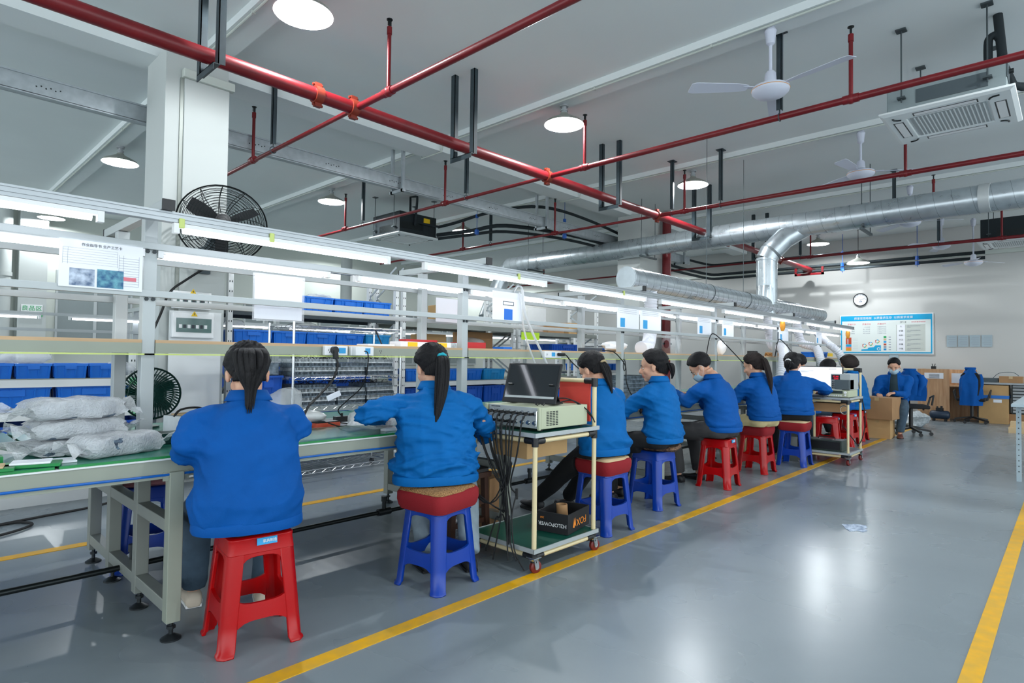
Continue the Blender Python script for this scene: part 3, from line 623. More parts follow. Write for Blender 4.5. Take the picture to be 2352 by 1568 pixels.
for i, (x, w) in enumerate(((3.36,.42),(3.78,.38),(4.17,.38))): bin_(w,.5,.19,(x,6.45,1.655),'ribbed blue bin, %s from the left on the high dark rack shelf' % ORD[i],'bins on the high shelf')
for i, (x, w, m) in enumerate(((2.66,.40,'bin_blue'),(3.06,.37,'bin_blue'),(3.43,.36,'bin_blue'),(3.80,.36,'bin_blue'),(4.18,.34,'bin_teal'))):
    bin_(w,.45,.155,(x,6.42,1.29),'blue bin, %s from the left on the rack shelf behind the first seated woman' % ORD[i],'bins on the middle shelf',m)
for i, (x, w) in enumerate(((2.75,.5),(3.3,.5),(3.85,.5))): bin_(w,.5,.28,(x,6.45,.82),'dark blue bin, %s from the left behind the chrome cart' % ORD[i],'bins behind the chrome cart','bin_blue_dark')
for i, (x, w) in enumerate(((2.75,.5),(3.3,.5),(3.85,.5))): bin_(w,.5,.3,(x,6.45,.2),'deep blue bin, %s from the left at the bottom behind the chrome cart' % ORD[i],'low bins behind the chrome cart','bin_blue_dark')
for i, (x, w, m) in enumerate(((4.83,.42,'bin_blue'),(5.29,.42,'bin_blue'),(5.75,.42,'bin_blue'),(6.22,.44,'bin_teal'))):
    bin_(w,.42,.155,(x,6.42,.865),'blue bin, %s from the left on the rack shelf level with the second woman\'s shoulder' % ORD[i],'shoulder-high bins',m)
for i, (x, w) in enumerate(((4.83,.44),(5.29,.44),(5.75,.44),(6.22,.44))): bin_(w,.5,.31,(x,6.45,.47),'deep blue bin, %s from the left under the shoulder-high bins' % ORD[i],'deep bins under the shoulder-high bins','bin_blue_dark')
bin_(.85,.5,.17,(7.95,6.45,1.25),'wide dark blue bin on the rack shelf above the third woman','bins above the third woman','bin_blue_dark')
for i in range(4): bin_(.38,.42,.2,(7.0+i*.43,6.45,.47),'blue bin, %s from the left low behind the monitor cart' % ORD[i],'low bins behind the monitor cart')
# far rack of small bins beside the riser
rack('storage_rack', 'far rack of small blue parts bins beside the red riser', 9.2, 12.6, 7.0, 7.5, 1.75, ((1.5,None),(1.27,None),(.95,None),(.62,None)), brace=False)
k = 0
for z in (1.27, .95, .62):
    for i in range(12):
        k += 1; bin_(.2,.3,.13,(9.45+i*.245,7.2,z),'small blue bin, %s from left, %s shelf of the far rack by the riser' % (ORD[i], {1.27:'top',.95:'middle',.62:'bottom'}[z]),'parts bins on the far rack')
# cartons and odds on racks
def carton(w, d, h, loc, lab, rz=0, mat='card_brown', tape='tape_clear', grp=None, flaps=False):
    t = thing('carton', lab, 'box', loc, rz, grp)
    MB().box(-w/2,w/2,-d/2,d/2,0,h).build('body', mat, t, bevel=.004, smooth=0)
    if tape: MB().box(-w/2-.001,w/2+.001,-.03,.03,h-.05,h+.0012).build('tape', tape, t, smooth=0)
    MB().box(-w/2,w/2,-.001,.001,h-.001,h+.0015).build('flap_seam', 'dark_wood', t, smooth=0)
    return t
carton(.35,.35,.28,(5.5,6.5,1.63-.0),'brown carton on the high shelf behind the acrylic sheets',mat='card_light')
carton(.42,.4,.12,(7.75,6.5,1.6),'flat brown carton high on the rack, left of the bench post')
carton(.35,.35,.2,(8.3,6.5,1.6),'taped brown carton high on the rack, right of the bench post',mat='card_light')
carton(.4,.3,.22,(5.3,6.62,1.28),'pale brown carton on the shelf left of the X brace',mat='card_light')
carton(.5,.35,.28,(6.15,6.62,1.28),'brown carton on the shelf behind the X brace')
def bag(loc, sx, sy, sz, lab, seed, mat='bag_film', name='plastic_bag', cat='bag', amp=.22):
    r = np.random.default_rng(seed); ph = r.uniform(0,6.28,(6,)); kk = r.normal(0,3.2,(6,3)); rings = []
    for i in range(11):
        t = math.pi*min(max(i/10,.02),.98); ring = []
        for j in range(20):
            a = 2*math.pi*j/20; d = np.array((math.sin(t)*math.cos(a), math.sin(t)*math.sin(a), math.cos(t)))
            f = 1+amp*sum(math.sin(kk[q]@d+ph[q]) for q in range(6))/2.4
            ring.append((sx*d[0]*f, sy*d[1]*f, max(0, sz*.5+sz*.5*d[2]*f)))
        rings.append(ring)
    o = MB().loft(rings).build(name, mat, smooth=60); o.location = loc; return tag(o, lab, cat)
bag((.75,5.98,1.09),.2,.14,.14,'clear plastic bag on top of the small bins, left rack',3)
bag((2.5,6.4,1.44),.14,.12,.1,'clear plastic bag beside the perforated post',4)
bag((3.3,6.4,1.42),.2,.14,.14,'crumpled clear bag of wires in the second blue bin',5)
bag((4.75,6.5,1.28),.16,.14,.12,'white plastic bag on the rack shelf right of the double post',6)
bag((3.5,6.4,1.83),.14,.1,.07,'plastic bag showing on top of the high blue bins',8)
bag((6.95,6.4,1.62),.22,.15,.14,'crumpled white bag on the high rack shelf',9)
bag((5.9,6.4,1.3),.2,.15,.16,'white bag of parts on the shelf above the second woman',10)
bag((1.4,5.95,1.0),.1,.14,.11,'clear bag at the right end of the left rack\'s top shelf',12)

# chrome wire cart with finned modules
wc = thing('wire_shelf_cart', 'chrome wire shelf cart loaded with finned metal modules', 'shelf', (2.6, 5.2, 0))
for x in (0,1.19):
    for y in (0,.5):
        p_ = MB().cyl((x,y,.06),(x,y,1.5),.0125,n=10).build('post', 'chrome', wc)
        MB().cyl((x-.012,y,.03),(x+.012,y,.03),.03,n=14).build('caster', 'black_rubber', wc)
for z in (.10,.69,.975,1.45):
    b = MB()
    for (p, q) in (((0,0),(1.19,0)),((0,.5),(1.19,.5)),((0,0),(0,.5)),((1.19,0),(1.19,.5))):
        P, Q = Vector((*p,0)), Vector((*q,0)); n = max(2,int((Q-P).length/.05))
        for dz in (0,.032): b.cyl(P+Vector((0,0,z+dz-.016)), Q+Vector((0,0,z+dz-.016)), .0035, n=6)
        b.tube([P.lerp(Q,i/n)+Vector((0,0,z-.016+(.032 if i%2 else 0))) for i in range(n+1)], .0025, 4)
    for i in range(1,24): b.cyl((i*1.19/24,0,z+.016),(i*1.19/24,.5,z+.016),.0022,n=4,caps=False)
    b.build('wire_shelf', 'chrome', wc)
def module(loc, w, d, h, lab, grp, mat):
    b = MB().box(-w/2,w/2,-d/2,d/2,0,h*.35); n = int(w/.014)
    for i in range(n): x = -w/2+(i+.5)*w/n; b.box(x-.0025,x+.0025,-d/2,d/2,h*.35,h)
    o = b.build('finned_module', mat, smooth=0); o.location = loc; o.rotation_euler = (0,0,random.uniform(-.05,.05)); return tag(o, lab, 'module', grp)
MODC = {}
for z0, nl, lv in ((.995, 4, 'upper'), (.71, 5, 'lower')):
    for si, (x, w) in enumerate(((2.86,.42),(3.25,.30),(3.58,.32))):
        for l in range(nl-(si==1)):
            key = (w, l%2); mt = 'heatsink' if l%3 else 'heatsink_dark'
            lab = 'finned metal module, %s from the bottom of the %s stack, %s cart shelf' % (ORD[l], ('left','middle','right')[si], lv)
            if key in MODC: o = MODC[key].copy(); COL.objects.link(o); tag(o, lab, 'module', 'finned modules on the cart')
            else: o = MODC[key] = module((0,0,0), w, .34, .038, lab, 'finned modules on the cart', mt)
            o.location = (x+random.uniform(-.015,.015), 5.42, z0+l*.0405); o.rotation_euler = (0,0,random.uniform(-.06,.06))
b = MB(); r = random.Random(4)
for z0, n in ((.995+4*.0405, 60), (.71+5*.0405, 60)):
    for i in range(n):
        x = r.uniform(2.7,3.7); y = r.uniform(5.28,5.5); a = r.uniform(0,6); q = r.uniform(.02,.05)
        b.tube([(x+q*math.cos(a+t*4), y+q*math.sin(a+t*4)*.6, z0+.045*math.sin(math.pi*t)*r.uniform(.4,1)) for t in np.linspace(0,1,7)], .0022, 4)
tag(b.build('loose_wires', 'black_plastic'), 'tangle of thin wires on top of the finned modules', 'wires', kind='stuff')
tray = thing('dark_carton', 'grey carton under film on the blue bin left of the chrome cart', 'box', (2.42, 5.5, 1.0)); MB().box(-.12,.12,-.15,.15,0,.12).build('body', 'heatsink_dark', tray, bevel=.01, smooth=0); MB().box(-.125,.125,-.155,.155,.118,.124).build('film', 'bag_film', tray, smooth=0)
bin_(.26,.4,.28,(2.42,5.5,.72),'blue bin standing left of the chrome cart posts','bins left of the chrome cart','bin_blue_dark')
sb = MB().box(2.27,2.57,5.3,5.7,.68,.715); one('wall_shelf_board', sb, 'alu_dull', 'small grey shelf holding the blue bin left of the chrome cart', 'shelf')
for x in (2.28,2.54):
    for y in (5.31,5.67): MB().box(x,x+.02,y,y+.02,0,.68).build('leg','alu_dull',bpy.data.objects['wall_shelf_board'],smooth=0)
# ------------------------------------------------------------ stools and cushions
def stool_mesh():
    H, a0, a1 = .455, .128, .163     # half sizes of the outer faces at the top and at the floor
    A = lambda z: a1+(a0-a1)*(z/(H-.02))
    seat = MB(); R = lambda w, z, r=.03: [(x,y,z) for x, y in rbox(2*w,2*w,0,r)]
    seat.loft([R(A(.385)-.004,.385,.02), R(A(.385),.386,.02), R(A(.43),.43,.028), R(a0+.002,H-.006,.03), R(a0-.008,H,.028), R(a0-.03,H-.001,.02), R(a0-.045,H-.006,.02)])
    legs = []
    for sx, sy in ((1,1),(-1,1),(-1,-1),(1,-1)):
        b = MB(); rings = []
        for z, w, e in ((.39,.062,0),(.25,.06,0),(.12,.058,0),(.02,.058,0),(.012,.06,.006),(0,.06,.007)):
            a = A(z)+e; t = .005; c = .022; wi = w
            pts = [(a-wi,a),(a-c,a),(a,a-c),(a,a-wi),(a-t-.012,a-wi),(a-t-.012,a-c-.004),(a-c-.004,a-t-.012),(a-wi,a-t-.012)]
            rings.append([(sx*x, sy*y, z) for x, y in pts])
        legs.append(b.loft(rings))
    st = []
    for k in range(4):
        b = MB(); c, s_ = round(math.cos(k*math.pi/2)), round(math.sin(k*math.pi/2)); rings = []
        m = lambda x, y, z: (c*x-s_*y, s_*x+c*y, z)
        for t in np.linspace(-1,1,9):
            x = t*(A(.15)-.055); dz = .022*t**4; rings.append([m(x, A(.185)-.004, .19+dz*.8), m(x, A(.185)-.018, .19+dz*.8), m(x, A(.12)-.018, .125-dz), m(x, A(.12)-.002, .125-dz)])
        st.append(b.loft(rings))
        b = MB(); rings = []
        for t in np.linspace(-1,1,9):      # skirt arch under the seat edge
            x = t*(A(.38)-.05); dz = .03*t**4; rings.append([m(x, A(.39)-.001, .39), m(x, A(.39)-.013, .39), m(x, A(.37)-.013, .372-dz), m(x, A(.37)-.001, .372-dz)])
        seat.loft(b_ := rings)
    return seat, legs, st
def stool(loc, rz, lab, mat, proto={}):
    if mat in proto: return dup(proto[mat], loc, rz, lab)
    t = thing('plastic_stool', lab, 'stool', loc, rz, 'plastic stools'); seat, legs, st = stool_mesh()
    seat.build('seat', mat, t, bevel=.003)
    for l in legs: l.build('leg', mat, t, bevel=.004, smooth=50)
    for s_ in st: s_.build('stretcher', mat, t, smooth=50)
    proto[mat] = t; return t
def cushion(loc, rz, lab, top, side, h=.055, w=.30, sag=0, thin=False):
    t = thing('seat_cushion', lab, 'cushion', loc, rz); z0 = -.05 if not thin else 0
    if not thin:
        b = MB(); R = lambda a, z, r=.05: [(x,y,z+.006*math.sin(9*x+5*y)) for x, y in rbox(a,a,0,r,4)]
        b.loft([R(w*.96,-.055),R(w,-.04),R(w+.012,-.01),R(w+.01,h*.5),R(w-.012,h*.8),R(w*.7,h*.82)]); b.build('cover', side, t, smooth=60)
    b = MB(); R = lambda a, z, r=.045: [(x,y,z+.01*math.cos(8*x)*math.cos(7*y)-.006) for x, y in rbox(a,a,0,r,4)]
    b.loft([R(w-.03,h*.45 if not thin else 0),R(w-.004,h*.72 if not thin else h*.5),R(w-.02,h*.97),R(w*.6,h),R(w*.2,h-sag)]); b.build('pad', top, t, smooth=60)
    return t
stool((1.12,2.56,0), R_(-8), 'red plastic stool under the nearest seated woman, blue sticker on it', 'stool_red')
S1 = bpy.data.objects['plastic_stool']
lab_ = MB().box(-.045,.035,-.004,0,-.014,.014).build('sticker', 'sticker_blue', S1, smooth=0); lab_.location = (.02,-.134,.432); lab_.rotation_euler = (R_(-5),0,0)
tx = text('家具制造', .014, 'white_plastic', S1, frame4((.025,-.1385,.432),(1,0,0),(0,.087,1)), 'sticker_text')
stool((2.07,2.48,0), R_(7), 'blue plastic stool with straw-topped red cushion, second stool of the row', 'stool_blue')
stool((3.53,2.43,0), R_(-3), 'blue plastic stool beside the monitor cart, under a beige-topped red cushion', 'stool_blue')
stool((4.40,2.53,0), R_(-5), 'blue plastic stool with a dark printed cushion on it', 'stool_blue')
stool((5.52,2.48,0), R_(4), 'red plastic stool without a cushion under the masked man', 'stool_red')
stool((6.53,2.51,0), R_(0), 'red plastic stool under the woman in khaki trousers', 'stool_red')
stool((7.28,2.36,0), R_(2), 'blue plastic stool with red cushion left of the far cart', 'stool_blue')
stool((8.75,2.42,0), R_(10), 'red plastic stool behind the far cart, left one', 'stool_red')
stool((9.5,2.40,0), R_(-4), 'red plastic stool behind the far cart posts, middle one', 'stool_red')
stool((10.3,2.46,0), R_(0), 'red plastic stool just left of the stacked cartons', 'stool_red')
stool((1.07,3.86,0), R_(-12), 'blue plastic stool under the bench at far left, pink cushion on top', 'stool_blue')
cushion((2.07,2.48,.459), R_(7), 'red cushion with woven straw top on the second stool', 'cushion_straw', 'cushion_red', w=.325)
cushion((3.53,2.43,.459), R_(-3), 'red cushion with beige top on the stool by the monitor cart', 'cushion_beige', 'cushion_red')
cushion((4.44,2.48,.459), R_(16), 'thin dark floral cushion on the fourth stool', 'cushion_print', 'cushion_print', .04, .29, thin=True)
cushion((6.53,2.51,.459), R_(0), 'red cushion under the woman in khaki trousers', 'cushion_red', 'cushion_red', .05)
cushion((7.28,2.36,.459), R_(2), 'red cushion with beige top on the blue stool left of the far cart', 'cushion_beige', 'cushion_red')
cushion((1.07,3.86,.457), R_(-12), 'flat dusty pink cushion on the blue stool under the bench', 'cushion_pink', 'cushion_pink', .025, .27, thin=True)

# ------------------------------------------------------------ pipe carts
def cart(name, lab, x0, x1, y0, y1, ztop, zlow, deck, zh, two_low=True):
    t = thing(name, lab, 'cart', (x0, y0, 0)); w, d = x1-x0, y1-y0; r = .014
    for x, y in ((0,0),(0,d)): MB().cyl((x,y,.11),(x,y,ztop-.03),r,n=12).build('post', 'lean_pipe', t)
    for x, y in ((w,0),(w,d)): MB().cyl((x,y,.11),(x,y,zh),r,n=12).build('post', 'lean_pipe', t)
    MB().cyl((w,.03,zh),(w,d-.03,zh),r,n=12).build('handle', 'lean_pipe', t)
    for z, mt in ((ztop, deck[0]), (zlow, deck[1])):
        MB().box(-.02,w+.02,-.02,d+.02,z-.012,z).build('deck', mt, t, smooth=0)
        MB().box(-.024,w+.024,-.024,-.018,z-.02,z+.004).box(-.024,w+.024,d+.018,d+.024,z-.02,z+.004).box(-.024,-.018,-.02,d+.02,z-.02,z+.004).box(w+.018,w+.024,-.02,d+.02,z-.02,z+.004).build('deck_edging', 'alu_dull', t, smooth=0)
        zz = z-.042
        for p, q in (((0,0),(w,0)),((0,d),(w,d)),((0,0),(0,d)),((w,0),(w,d))):
            P, Q = Vector((*p,zz)), Vector((*q,zz)); e = (Q-P).normalized()*.05; MB().cyl(P+e,Q-e,r,n=12).build('rail', 'lean_pipe', t)
    for x, y in ((0,0),(w,0),(0,d),(w,d)):
        for z in (ztop-.042, zlow-.042):
            b = MB().cyl((x,y,z-.03),(x,y,z+.03),.02,n=12).cyl((x,y,z),(x+(.07 if x<.1 else -.07),y,z),.019,n=12).cyl((x,y,z),(x,y+(.07 if y<.1 else -.07),z),.019,n=12)
            b.build('pipe_joint', 'black_plastic', t)
        cs = MB().box(x-.03,x+.03,y-.03,y+.03,.088,.094).lathe([(.028,.076),(.03,.084),(.02,.09)],(x,y,0),14).bar((x,y-.017,.08),(x+.012,y-.017,.03),.03,.004,(0,1,0)).bar((x,y+.017,.08),(x+.012,y+.017,.03),.03,.004,(0,1,0)).build('caster', 'chrome', t)
        MB().lathe([(.012,-.013),(.03,-.013),(.035,-.009),(.035,.009),(.03,.013),(.012,.013)],(x+.014,y,.036),20,(.25,1,0)).build('wheel', 'caster_red', cs)
        MB().cyl((x+.0095,y-.018,.036),(x+.0185,y+.018,.036),.013,n=12).build('hub', 'chrome', cs)
    if zh > ztop+.1:
        for y in (0, d): MB().cyl((w,y,zh-.035),(w,y,zh+.018),.021,n=12).cyl((w,y,zh),(w,y+(.07 if y<.1 else -.07),zh),.02,n=12).build('pipe_joint', 'black_plastic', t)
    return t
cart('pipe_cart', 'cream pipe cart with green decks carrying the test instrument and monitor', 2.52, 3.08, 2.19, 2.68, .772, .135, ('cart_green','cart_green'), 1.055)
cart('pipe_cart', 'cream pipe cart with grey decks in front of the far workers', 7.66, 8.2, 1.9, 2.42, .772, .14, ('cart_grey','cart_grey'), 1.10)
# test instrument
ti = thing('test_instrument', 'cream rack instrument with many black cables on the near cart', 'instrument', (2.60, 2.215, .775))
MB().box(0,.44,0,.44,.012,.135).build('case', 'instrument_cream', ti, bevel=.003, smooth=0)
MB().box(-.006,0,.02,.42,.014,.133).build('front_panel', 'instrument_grey', ti, bevel=.002, smooth=0)
for y in (-.004,.426): MB().box(-.022,-.004,y,y+.018,.008,.138).build('front_ear', 'instrument_cream', ti, bevel=.003, smooth=0)
b = MB()
for i in range(4):
    for j in range(9): b.box(.045+i*.028,.066+i*.028,-.0012,.001,.03+j*.0095,.035+j*.0095)
b.build('side_vent', 'steel_dark', ti, smooth=0)
for x in (.03,.41):
    for y in (.03,.41): MB().cyl((x,y,0),(x,y,.013),.012,n=10).build('foot', 'black_rubber', ti)
MB().tube([(-.008,.012,.025),(-.03,.012,.03),(-.03,.012,.115),(-.008,.012,.12)],.004,8).build('handle', 'chrome', ti)
con = []
for row, z in enumerate((.098,.045)):
    for i in range(8): con.append((.045+i*.048, z))
for i, (y, z) in enumerate(con):
    MB().cyl((-.006,y,z),(-.02,y,z),.0095,n=10).cyl((-.006,y,z),(-.009,y,z),.014,n=6).build('connector', 'chrome', ti)
for k in range(3): MB().cyl((-.006,.13+k*.1,.072),(-.011,.13+k*.1,.072),.008,n=10).build('knob', 'steel_dark', ti)
text('MULTI CHANNEL', .010, 'print_dark', ti, frame4((-.0065,.36,.124),(0,-1,0),(0,0,1)), 'front_text', .0004)
rr = random.Random(5)
for i, (y, z) in enumerate(con):
    if i >= 8 and i < 11: continue
    gy = 2.215+y; gx = 2.60-.02; gz = .775+z
    sx = rr.uniform(-.01,.03); n_low = rr.choice((.06,.2,.32,.38,.5))
    tgt = (2.50+rr.uniform(-.02,.02), 2.36+ (i%8-3)*.014, n_low+.1)
    pts = [(gx,gy,gz),(gx-.045,gy,gz+.002),(gx-.085-sx,gy-.006,gz-.03),(gx-.10-sx,gy-.01+(2.36-gy)*.25,.66),(2.485-sx*.5,gy+(2.36-gy)*.75,.48),tgt]
    b = MB().tube(spline(pts,5),.0048,7).cyl((gx,gy,gz),(gx-.035,gy,gz+.001),.0078,n=8)
    if i%3 == 0: b.tube(spline([tgt,(2.47,2.35+(i-6)*.006,.3),(2.46,2.34+(i-6)*.01,.12+.01*i),(2.44,2.33+(i-7)*.02,.04+.012*(i%4))],4),.0042,6).cyl((tgt[0],tgt[1],tgt[2]-.03),(tgt[0],tgt[1],tgt[2]+.03),.008,n=8)
    if i%3 == 1: b.tube(spline([tgt,(2.42,2.44,.36),(2.36,2.6,.47),(2.35,2.75,.56)],4),.0042,6)
    one('signal_cable', b, 'black_rubber', 'black coaxial cable, %s socket from the right in the %s row of the instrument' % (ORD[i%8], 'upper' if i < 8 else 'lower'), 'cable', 'black cables from the instrument')
# monitor on the instrument
mo = thing('monitor', 'dark tilted monitor with a light streak on its screen, on the instrument', 'monitor', (2.72, 2.43, .915), R_(-79))
T = Matrix.Rotation(R_(-19.6), 4, 'X')
def tb(b, name, mat, **k): o = b.build(name, mat, mo, smooth=0, **k); o.matrix_local = T; return o
tb(MB().box(-.19,.19,0,.014,.006,.262), 'housing', 'black_plastic', bevel=.004)
tb(MB().box(-.176,.176,-.0015,.001,.035,.25), 'screen', 'screen_off')
tb(MB().box(-.174,.174,-.0022,-.001,.036,.05), 'taskbar', 'instrument_grey')
MB().box(-.17,-.12,.03,.14,-.0,.008).box(.12,.17,.03,.14,-.0,.008).bar((-.145,.03,.12),(-.145,.13,.005),.03,.006,(0,1,0)).bar((.145,.03,.12),(.145,.13,.005),.03,.006,(0,1,0)).build('stand', 'black_plastic', mo, smooth=0)
one('monitor_cable', MB().tube(spline([(2.8,2.36,.93),(2.86,2.3,.925),(2.95,2.26,.935),(3.03,2.2,.87),(3.06,2.17,.8)],6),.004,6).tube(spline([(2.8,2.38,.93),(2.9,2.28,.95),(3.0,2.235,.9),(3.07,2.2,.83)],6),.004,6), 'black_rubber', 'pair of black leads trailing over the instrument\'s right end', 'cable')
one('cable_coil', MB().tube([(2.66+.022*math.cos(t)*(1+.2*math.sin(3*t)), 2.28+.03*math.sin(t), .918+.012*abs(math.sin(t*2))) for t in np.linspace(0,18,60)],.0025,5), 'black_rubber', 'small coil of black wire on top of the instrument', 'cable')
one('red_cloth', MB().loft([[(3.088+e*.008+.006*math.sin(9*z+4*y), y, z) for e in (-1,1) for y in (np.linspace(2.225,2.47,8) if e < 0 else np.linspace(2.47,2.225,8))] for z in np.linspace(.80,1.045,9)]), 'red_cloth', 'red cloth hanging from the near cart\'s handle bar', 'cloth', smooth=60)
one('under_cart_box', MB().box(2.62,3.0,2.34,2.62,.60,.70), 'card_light', 'translucent yellowish parts tray hung under the near cart\'s deck', 'tray')
# FOX carton and tube on the lower deck
fx = thing('open_carton', 'black open carton with orange lettering on the near cart\'s lower deck', 'box', (2.98, 2.345, .137), R_(12))
MB().box(-.155,.155,-.105,-.1,0,.12).box(-.155,.155,.1,.105,0,.12).box(-.155,-.15,-.1,.1,0,.12).box(.15,.155,-.1,.1,0,.12).box(-.15,.15,-.1,.1,0,.006).build('body', 'carton_black', fx, smooth=0)
text('FOX', .062, 'fox_orange', fx, frame4((.035,-.106,.052),(-1,0,0),(0,0,-1)), 'orange_lettering', .0006, squash=1.15)
MB().prism([(-.085,.03),(-.07,.085),(-.062,.05),(-.052,.085),(-.045,.03),(-.06,.045),(-.066,.025)],-.1062,-.1055,'y').build('emblem', 'fox_orange', fx, smooth=0)
text('H2LOPOWER', .032, 'white_plastic', fx, frame4((-.1562,-.0,.05),(0,1,0),(0,0,-1)), 'white_lettering', .0005)
text('360', .018, 'fox_orange', fx, frame4((-.1562,.07,.085),(0,1,0),(0,0,-1)), 'small_lettering', .0005)
one('cardboard_tube', MB().loft([[((.036-e)*math.cos(a)+3.0+.0*z, (.036-e)*math.sin(a)+2.37+.1*(z-.19), z) for a in np.linspace(0,6.283,21)[:-1]] for e, z in ((0,.15),(0,.27),(.006,.27),(.006,.16))], caps=True), 'card_brown', 'brown cardboard tube standing in the black carton', 'tube')
b = MB(); 
for i in range(14): b.ball((2.98+rr.uniform(-.06,.09),2.33+rr.uniform(-.05,.04),.155+rr.uniform(0,.02)),rr.uniform(.008,.016),6,4)
tag(b.build('foam_scraps', 'cushion_beige'), 'pale foam scraps lying in the black carton', 'scraps', kind='stuff')
# wooden stool and carton under the bench behind the cart
ws = thing('wooden_stool', 'old dark wooden stool under the bench behind the near cart', 'stool', (2.66, 2.98, 0))
MB().box(-.19,.17,-.14,.14,.40,.435).build('seat', 'dark_wood', ws, bevel=.004, smooth=0)
for x in (-.15,.13):
    for y in (-.11,.11): MB().bar((x*1.1,y*1.1,0),(x,y,.40),.04,.035,(1,0,0)).build('leg', 'dark_wood', ws, smooth=0)
for z in (.12,.24): MB().bar((-.16,-.115,z),(.14,-.115,z),.02,.03).bar((-.16,.115,z),(.14,.115,z),.02,.03).build('stretcher', 'dark_wood', ws, smooth=0)
one('grey_seat_pad', MB().loft([[(x+2.66,y+2.98,z) for x, y in rbox(.34,.27,0,.04)] for z in (.437,.45,.458)]), 'charcoal_cloth', 'flat grey pad on the wooden stool', 'cushion', smooth=60)
carton(.26,.22,.36,(3.0,3.05,0),'brown carton on the floor under the bench behind the near cart',R_(10))
# cart 2 load
m2 = thing('monitor', 'large lit white monitor on the far cart', 'monitor', (7.80, 2.26, .775), R_(-88))
MB().box(-.27,.27,0,.03,.06,.36).build('housing', 'black_plastic', m2, bevel=.004, smooth=0)
MB().box(-.26,.26,-.0015,.001,.075,.35).build('screen', 'screen_lit', m2, smooth=0)
MB().box(-.03,.03,.03,.06,0,.2).box(-.1,.1,-.04,.12,0,.012).build('stand', 'black_plastic', m2, smooth=0)
MB().box(.12,.2,-.003,-.001,.325,.332).box(-.2,-.05,-.003,-.001,.3,.305).box(-.2,-.1,-.003,-.001,.285,.29).build('screen_text', 'print_line', m2, smooth=0)
ld = thing('power_supply', 'pale bench power supply with red digits beside the far monitor', 'instrument', (7.80, 1.93, .86))
MB().box(0,.36,-.02,.19,0,.19).build('case', 'instrument_grey', ld, bevel=.004, smooth=0)
MB().box(-.004,0,.09,.18,.12,.175).build('display', 'black_plastic', ld, smooth=0)
text('12.00', .028, 'display_red', ld, frame4((-.0055,.135,.155),(0,-1,0),(0,0,1)), 'digits', .0004); text('0.000', .022, 'display_red', ld, frame4((-.0055,.13,.13),(0,-1,0),(0,0,1)), 'digits', .0004)
for i in range(4):
    for j in range(3): MB().box(-.006,0,.16-j*.024,.175-j*.024,.02+i*.024,.035+i*.024).build('key', 'print_dark', ld, smooth=0)
one('grey_meter', MB().box(7.73,7.95,1.91,2.06,.87,.98), 'ac_grey', 'dark grey flat instrument leaning before the power supply', 'instrument')
b4 = thing('bench_meter', 'black-faced bench meter with a round knob on the far cart', 'instrument', (7.70, 1.905, .775))
MB().box(0,.4,0,.28,.004,.083).build('case', 'instrument_cream', b4, bevel=.004, smooth=0)
MB().box(-.005,0,.06,.275,.045,.08).build('display', 'instrument_dark', b4, smooth=0)
MB().cyl((-.004,.03,.06),(-.022,.03,.06),.014,n=14).cyl((-.004,.03,.03),(-.018,.03,.03),.010,n=12).build('knob', 'white_plastic', b4)
for i in range(8): MB().box(-.008,0,.07+i*.024,.085+i*.024,.014,.03).build('key', 'white_plastic', b4, smooth=0)
b5 = thing('battery_box', 'dark grey metal equipment box on the far cart\'s lower deck', 'instrument', (7.72, 1.98, .142))
MB().box(0,.22,0,.38,.0,.125).build('case', 'instrument_dark', b5, bevel=.004, smooth=0)
MB().box(-.004,0,.02,.36,.015,.11).build('front_panel', 'black_plastic', b5, smooth=0)
MB().tube([(.1,.1,.125),(.1,.1,.15),(.1,.28,.15),(.1,.28,.125)],.006,6).build('handle', 'black_plastic', b5)
one('keyboard_tray_boards', MB().box(7.52,7.78,2.12,2.42,.776,.79).box(7.55,7.7,2.15,2.35,.79,.80), 'print_dark', 'dark circuit boards lying at the far cart\'s front edge', 'circuit board')
one('hanging_carton', MB().box(7.72,8.1,2.0,2.3,.60,.70), 'card_brown', 'brown carton wedged under the far cart\'s top deck', 'box')
one('loop_cable', MB().tube(spline([(8.18,1.92,.95),(8.22,1.86,.6),(8.15,1.85,.35),(7.95,1.86,.22),(7.75,1.87,.3),(7.66,1.95,.45)],6),.006,6), 'black_rubber', 'black cable looping down the far cart\'s posts', 'cable')
one('cable_coil', MB().tube([(7.74+.0*math.cos(t), 1.96+.045*math.cos(t), .63+.05*math.sin(t)) for t in np.linspace(0,12.5,40)],.006,6), 'cable_white', 'white cable coil hung on the far cart\'s front post', 'cable')
